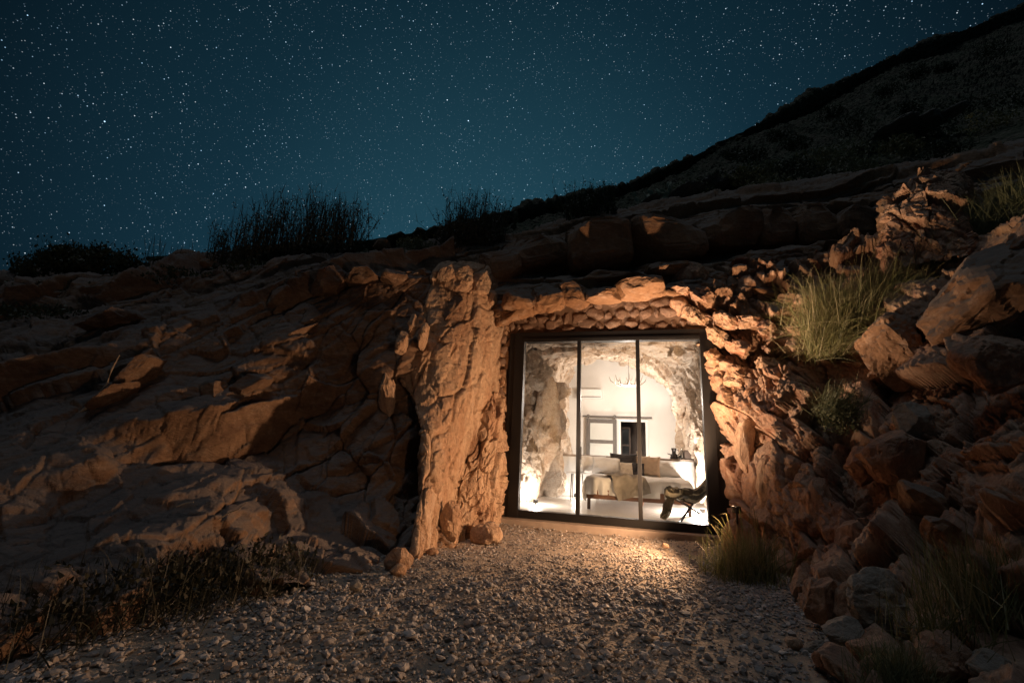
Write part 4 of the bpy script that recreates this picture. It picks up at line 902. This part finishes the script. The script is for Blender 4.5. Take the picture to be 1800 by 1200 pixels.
V, Q = sling(.06, -.45, .97, 1.05, 5, .045); hide = mesh_np('hide_throw', V, Q, M['fur'], None); s_ = hide.modifiers.new('s', 'SOLIDIFY'); s_.thickness = .09
tag(hide, 'brown and cream striped animal hide draped over the sling chair', 'hide'); hide.location = chair.location; hide.rotation_euler = chair.rotation_euler
rot_c = -.12
for o in (chair, hide): o.rotation_euler = (0, 0, YAW+rot_c)

# ================================================================== PLANTS
def blades(n, base, height, spread, lean=.35, width=.006, droop=.5, seed=0, segs=4, up=(0, 0, 1), fan=None, plume=0.0):
    """base: function(n, rng) -> (n,3) roots; returns arrays of tapered strips"""
    g = np.random.default_rng(seed); B0 = base(n, g); h = height*(.45+.55*g.random(n)**.7)
    az = g.uniform(0, 2*math.pi, n); ln = np.abs(g.normal(0, lean, n))
    d0 = np.stack([np.cos(az)*np.sin(ln), np.sin(az)*np.sin(ln), np.cos(ln)], 1)+np.asarray(fan if fan is not None else (0, 0, 0)); d0 /= np.linalg.norm(d0, axis=1, keepdims=True)
    side = np.cross(d0, g.normal(size=(n, 3))); side /= np.linalg.norm(side, axis=1, keepdims=True)
    p = B0.copy(); rows = []; dr = droop*(.3+g.random(n))
    wig = g.normal(0, .08, (n, 3))
    for k in range(segs+1):
        f = k/segs; w = width*(1-f**1.5*.92)*(.6+.8*((h/height)))
        if plume: w = w*(1+plume*(math.exp(-((f-.88)/.09)**2)))
        rows.append(np.stack([p-side*w[:, None]/2, p+side*w[:, None]/2], 1))
        d = d0+np.array([0, 0, -1])*(dr*f*f)[:, None]+wig*f; d /= np.linalg.norm(d, axis=1, keepdims=True); p = p+d*(h/segs)[:, None]
    V = np.stack(rows, 1).reshape(-1, 3); b = (np.arange(n)*(segs+1)*2)[:, None]
    Q = np.concatenate([np.concatenate([b+2*k, b+2*k+1, b+2*k+3, b+2*k+2], 1) for k in range(segs)])
    return V, Q
def disc(c, rx, ry, rz=0):
    c = np.asarray(c)
    return lambda n, g: c+np.stack([g.normal(0, .5, n)*rx, g.normal(0, .5, n)*ry, g.normal(0, .5, n)*rz], 1)
def join(parts):
    vs, qs, b = [], [], 0
    for V, Q in parts: vs.append(V); qs.append(Q+b); b += len(V)
    return np.concatenate(vs), np.concatenate(qs)
def plant(name, label, cat, parts, mat, group=None):
    V, Q = join(parts); c = V.mean(0); c[2] = V[:, 2].min(); V = V-c
    o = mesh_np(name, V, Q, M[mat], None, True, loc=tuple(c)); return tag(o, label, cat, group)
def twiggy(c, h, n, spread, seed, width=.008, lean=.25, leafn=0, leaf=.03):
    """stalks with side twigs and bits of leaf"""
    g = np.random.default_rng(seed); V, Q = blades(n, disc(c, spread, spread*.6), h, 0, lean, width, .12, seed, 5); parts = [(V, Q)]
    R = V.reshape(n, 6, 2, 3).mean(2)
    k = n*5; i = g.integers(0, n, k); s = g.uniform(1.5, 4.8, k); a = s.astype(int); f = (s-a)[:, None]; root = R[i, a]*(1-f)+R[i, a+1]*f
    parts.append(blades(k, lambda n_, g_: root, h*.22, 0, .6, width*.6, .1, seed+1, 2))
    if leafn:
        i = g.integers(0, n, leafn); s = g.uniform(.6, 4.99, leafn); a = s.astype(int); f = (s-a)[:, None]; root2 = R[i, a]*(1-f)+R[i, a+1]*f+g.normal(0, leaf*.8, (leafn, 3))
        parts.append(blades(leafn, lambda n_, g_: root2, leaf, 0, 1.2, leaf*.45, .2, seed+2, 2))
    return parts
def leafball(c, r, n, seed, leaf=.05, wid=.4):
    g = np.random.default_rng(seed); d = g.normal(size=(n, 3)); d /= np.linalg.norm(d, axis=1, keepdims=True)
    rad = g.random(n)**.45; P_ = np.asarray(c)+d*np.asarray(r)*rad[:, None]
    P_ += .18*np.asarray(r)*np.stack([fbm(P_*2.5+k*9, seed+k, 2) for k in range(3)], 1)
    return [blades(n, lambda n_, g_: P_, leaf, 0, 1.3, leaf*wid, .2, seed, 2)]
# rim: tall dry grass
GR = 'dry grass clumps along the rim'
def rimz(px, py, Y): return at(px, py, Y)
plant('dry_grass_clump', 'wide clump of tall dry grass stalks on the skyline, left of centre', 'grass clump',
      sum([twiggy(at(px, py, 8.9), hh*1.22, int(n*1.6), .26, 100+i, .017, .20, 500, .05) for i, (px, py, hh, n) in enumerate([(385, 462, .75, 20), (430, 462, 1.1, 34), (470, 458, 1.25, 40), (515, 456, 1.2, 38), (550, 452, 1.35, 44), (590, 450, 1.15, 36), (618, 446, 1.0, 22)])], [])
      +leafball(at(575, 440, 8.9), (.75, .4, .38), 2600, 140, .07)+leafball(at(460, 448, 9.0), (.9, .4, .26), 1800, 141, .07), 'dry_grass', GR)
plant('dry_grass_clump', 'bushy dry grass clump on the skyline above the left edge of the door', 'grass clump',
      sum([twiggy(at(px, py, 9.0), hh*1.45, int(n*1.7), .24, 120+i, .015, .26, 400, .05) for i, (px, py, hh, n) in enumerate([(790, 436, .8, 30), (820, 432, .95, 34), (850, 428, .9, 32), (872, 426, .75, 18)])], [])
      +leafball(at(820, 414, 9.0), (.72, .35, .42), 3400, 150, .06), 'dry_grass', GR)
plant('dry_grass_clump', 'low dark grass clump on the skyline just left of the hillside', 'grass clump',
      sum([twiggy(at(px, py, 9.2), hh*1.4, int(n*1.5), .22, 130+i, .015, .40, 300, .05) for i, (px, py, hh, n) in enumerate([(1010, 388, .7, 24), (1040, 382, .65, 26), (1070, 374, .55, 20)])], [])
      +leafball(at(1040, 372, 9.3), (.65, .4, .24), 2000, 160, .06), 'dark_leaf', GR)
plant('dry_grass_clump', 'sparse green tuft on the rim between the flat stone and the bushy clump', 'grass clump',
      twiggy(at(730, 440, 9.0), .42, 26, .30, 170, .007, .45, 300, .04)+leafball(at(735, 434, 9.0), (.45, .3, .14), 800, 171, .06), 'sage', GR)
plant('dry_grass_clump', 'thin feathery grass stems on the rim between bush and boulder at left', 'grass clump',
      [blades(36, disc(at(285, 476, 8.8), .45, .2), .75, 0, .16, .010, .35, 175, 6, plume=2.2)], 'dry_grass', GR)
plant('tall_grass', 'single tall grass stem standing on the skyline beside the flat stone', 'grass stem', [blades(3, disc(at(683, 436, 9.1), .04, .03), .46, 0, .03, .008, .05, 177, 5)], 'dry_grass')
# left bush
plant('dark_bush', 'dark leafy bush with reaching twigs on the skyline at far left', 'bush',
      sum([twiggy(at(px, py, 8.7), hh, n, .2, 180+i, .012, .55, 500, .07) for i, (px, py, hh, n) in enumerate([(60, 486, .55, 12), (110, 484, .75, 18), (160, 480, .72, 20), (215, 478, .50, 14), (30, 488, .5, 10)])], [])
      +leafball(at(150, 458, 8.7), (.75, .4, .30), 2200, 190, .09)+leafball(at(105, 456, 8.7), (.35, .3, .30), 900, 191, .09)+leafball(at(225, 468, 8.7), (.40, .3, .2), 700, 192, .08), 'dark_leaf')
# dark scrub on the slope under the skyline at left
plant('low_scrub', 'dark low scrub covering the slope below the skyline at far left', 'scrub', sum([leafball(at(px, py, Y), (.8, .5, .18), 900, 200+i, .08) for i, (px, py, Y) in enumerate([(40, 520, 8.1), (150, 515, 8.2), (260, 500, 8.5), (330, 492, 8.6), (-40, 550, 7.6), (90, 560, 7.4), (450, 480, 8.6)])], []), 'dark_leaf')
# prickly pear: pads joined on one another
def cactus(label, px, py, Y, size, seed, n=8, mat='dark_leaf'):
    g = np.random.default_rng(seed); t = thing('prickly_pear', label, 'cactus', tuple(at(px, py, Y))); cur = [(0, 0, 0, 0)]
    for k in range(n):
        x, y, z, a = cur[g.integers(0, len(cur))]; a2 = a+g.uniform(-.9, .9); s = size*g.uniform(.7, 1.0)
        nx, nz = x+math.sin(a2)*s*.85, z+math.cos(a2)*s*.85; ny = y+g.uniform(-.3, .3)*s
        V, T = ico(3); R = rotm('Y', math.degrees(a2))@rotm('Z', g.uniform(-60, 60))
        P_ = (V*np.array([s*.36, s*.07, s*.52]))@R.T+np.array([(x+nx)/2, (y+ny)/2, (z+nz)/2])
        mesh_np('pad', P_, T, M[mat], t); cur.append((nx, ny, nz, a2))
    return t
cactus('small dark prickly pear on the skyline above the door', 905, 402, 9.2, .17, 3, 9)
for i, (px, py, Y, s, lab) in enumerate([(1125, 364, 11.5, .20, 'pale prickly pear nearest the skyline at the foot of the hill'), (1150, 360, 11.5, .22, 'pale prickly pear between its two neighbours at the foot of the hill'), (1180, 352, 11.8, .20, 'pale prickly pear beside the grey rock streak on the hill')]):
    cactus(lab, px, py, Y, s, 30+i, 16, 'pale_leaf')
# hill scrub: countable shrubs on the near hillside
g = np.random.default_rng(77)
HS = [(1215, 345, 12), (1262, 322, 13), (1310, 312, 12), (1345, 300, 12), (1392, 296, 11), (1440, 282, 12), (1486, 272, 11), (1530, 262, 12), (1585, 258, 11), (1630, 232, 12), (1420, 318, 10.5), (1350, 330, 10.6), (1520, 300, 10), (1660, 262, 10), (1745, 222, 11), (1780, 180, 13), (1690, 190, 14), (1600, 190, 16), (1500, 222, 16), (1400, 252, 16), (1320, 275, 16), (1560, 160, 22), (1460, 200, 22), (1660, 120, 26), (1370, 240, 22), (1745, 90, 28), (1290, 272, 24), (1610, 130, 24)]
ORD = ['leftmost', 'second', 'third', 'fourth', 'fifth', 'sixth', 'seventh', 'eighth', 'ninth', 'tenth', 'eleventh', 'twelfth', 'thirteenth', 'fourteenth', 'fifteenth']
rows_ = {'lowest': [h for h in HS if h[2] < 12.5], 'middle': [h for h in HS if 12.5 <= h[2] < 18], 'upper': [h for h in HS if h[2] >= 18]}
def hs_label(h):
    for r_, L_ in rows_.items():
        if h in L_:
            k = sorted(L_).index(h); return ('leftmost low shrub' if k == 0 else ORD[min(k, 14)]+' low shrub from the left')+' in the '+r_+' row on the dark hillside'
for i, (px, py, Y) in enumerate(HS):
    s = g.uniform(.25, .5)*(1+.03*Y)
    o = plant('hill_shrub', 'x', 'shrub', leafball(at(px, py, Y), (s*1.5, s, s*.55), 700, 300+i, .06+.004*Y, .35), ['sage', 'dark_leaf', 'grass'][i % 3] if Y < 13 else 'dark_leaf', 'shrubs scattered over the hillside')
    o['label'] = hs_label((px, py, Y))
# flowering stalks on the hillside at right
plant('flower_stalk', 'thin plant with yellowish flower heads on the dark hill at upper right', 'plant', twiggy(at(1712, 252, 8.6), .55, 6, .10, 400, .010, .25, 60, .05)+leafball(at(1706, 205, 8.5), (.10, .08, .05), 60, 401, .05), 'sage')
# big pale green grass clump on the right cliff
c0 = at(1475, 600, 5.9)
rbase = disc(c0, .55, .30, .16)
plant('grass_clump', 'big pale green grass clump hanging over the ledge right of the door', 'grass clump',
      [blades(2600, disc(at(1475, 580, 6.0), .50, .28, .22), .74, 0, .85, .0042, 1.0, 410, 5, fan=(-.25, -.35, .1)),
       blades(2400, disc(at(1560, 540, 5.9), .55, .28, .2), .62, 0, .85, .0042, .9, 411, 5, fan=(.0, -.35, .15)),
       blades(1200, disc(at(1450, 620, 6.0), .26, .2, .16), .64, 0, .7, .0042, 1.5, 412, 5, fan=(-.1, -.55, -.1))], 'grass')
plant('grass_clump', 'smaller green tuft growing on the cliff below the big grass clump', 'grass clump',
      [blades(700, disc(at(1470, 720, 5.45), .24, .2, .16), .34, 0, .9, .005, 1.2, 420, 4, fan=(-.1, -.6, -.2)), *leafball(at(1475, 735, 5.3), (.26, .15, .20), 600, 421, .05, .3)], 'sage')
plant('grass_clump', 'dim grass clump beside the outcrop at the right edge', 'grass clump',
      [blades(700, disc(at(1730, 400, 5.9), .35, .3, .12), .55, 0, .6, .006, .7, 430, 4), blades(500, disc(at(1790, 360, 5.6), .3, .3, .1), .5, 0, .6, .006, .7, 431, 4)], 'sage')
plant('grass_clump', 'dim twiggy grass tuft between outcrop and big green clump', 'grass clump', [blades(500, disc(at(1640, 470, 6.0), .35, .25, .1), .4, 0, .8, .005, .9, 432, 4, fan=(0, -.3, 0))], 'sage')
# green tuft at the right foot of the door
tc_ = gr(1325, 1015)
plant('grass_clump', 'bright green grass tuft on the gravel at the right foot of the door', 'grass clump',
      [blades(620, disc(tc_+np.array([-.08, -.05, 0]), .34, .26), .52, 0, .48, .006, .75, 440, 6), blades(50, disc(tc_, .22, .2), .75, 0, .40, .006, 1.3, 441, 7, plume=2.2, fan=(-.1, 0, 0)), blades(260, disc(gr(1285, 1010), .28, .2), .26, 0, .7, .006, 1.0, 442, 4)], 'grass')
plant('grass_clump', 'tall dark green grass at the lower right edge', 'grass clump',
      [blades(700, disc(at(1740, 1080, 2.75), .34, .22, .10), .42, 0, .35, .005, .6, 450, 5), blades(300, disc(at(1650, 1120, 2.8), .2, .2, .05), .3, 0, .5, .004, .9, 451, 4)], 'grass')
plant('grass_clump', 'pale tuft of grass at the bottom edge right of the gravel', 'grass clump', [blades(700, disc(at(1580, 1215, 2.6), .16, .12, .04), .26, 0, .5, .004, .9, 455, 5)], 'sage')
# left foot vegetation
plant('dark_weeds', 'tangle of dark weeds and grass at the foot of the left cliff', 'weeds',
      sum([[blades(330, disc(gr(px, py), .5, .32), .28+.26*((i*37) % 5)/5, 0, .8, .006, .9, 460+i, 5)]+leafball(gr(px, py)+np.array([0, 0, .16]), (.5, .35, .08+.14*((i*3) % 4)/4), 600, 470+i, .05) for i, (px, py) in enumerate([(60, 1110), (170, 1085), (270, 1065), (370, 1045), (-60, 1140), (460, 1020)])], []), 'weed')
tw_ = thing('fallen_twig', 'pale broken twigs caught in the weeds on the left', 'twig', tuple(at(405, 900, 4.5)))
q0 = at(405, 900, 4.5)
for pts in ([(384, 912), (404, 900), (420, 894), (434, 882)], [(310, 890), (326, 884), (340, 882)]):
    MB().tube([at(px, py, 4.45)-q0 for px, py in pts], [.006, .007, .005, .003][:len(pts)]).build('twig', M['twig_pale'], tw_)
tw2 = MB().tube([at(px, py, 5.35) for px, py in [(110, 748), (150, 718), (188, 676), (196, 650), (210, 624)]], [.02, .017, .013, .010, .006]); tag(tw2.build('dead_branch', M['twig_pale'], None), 'pale dead branch leaning up against the left cliff ledge', 'branch')
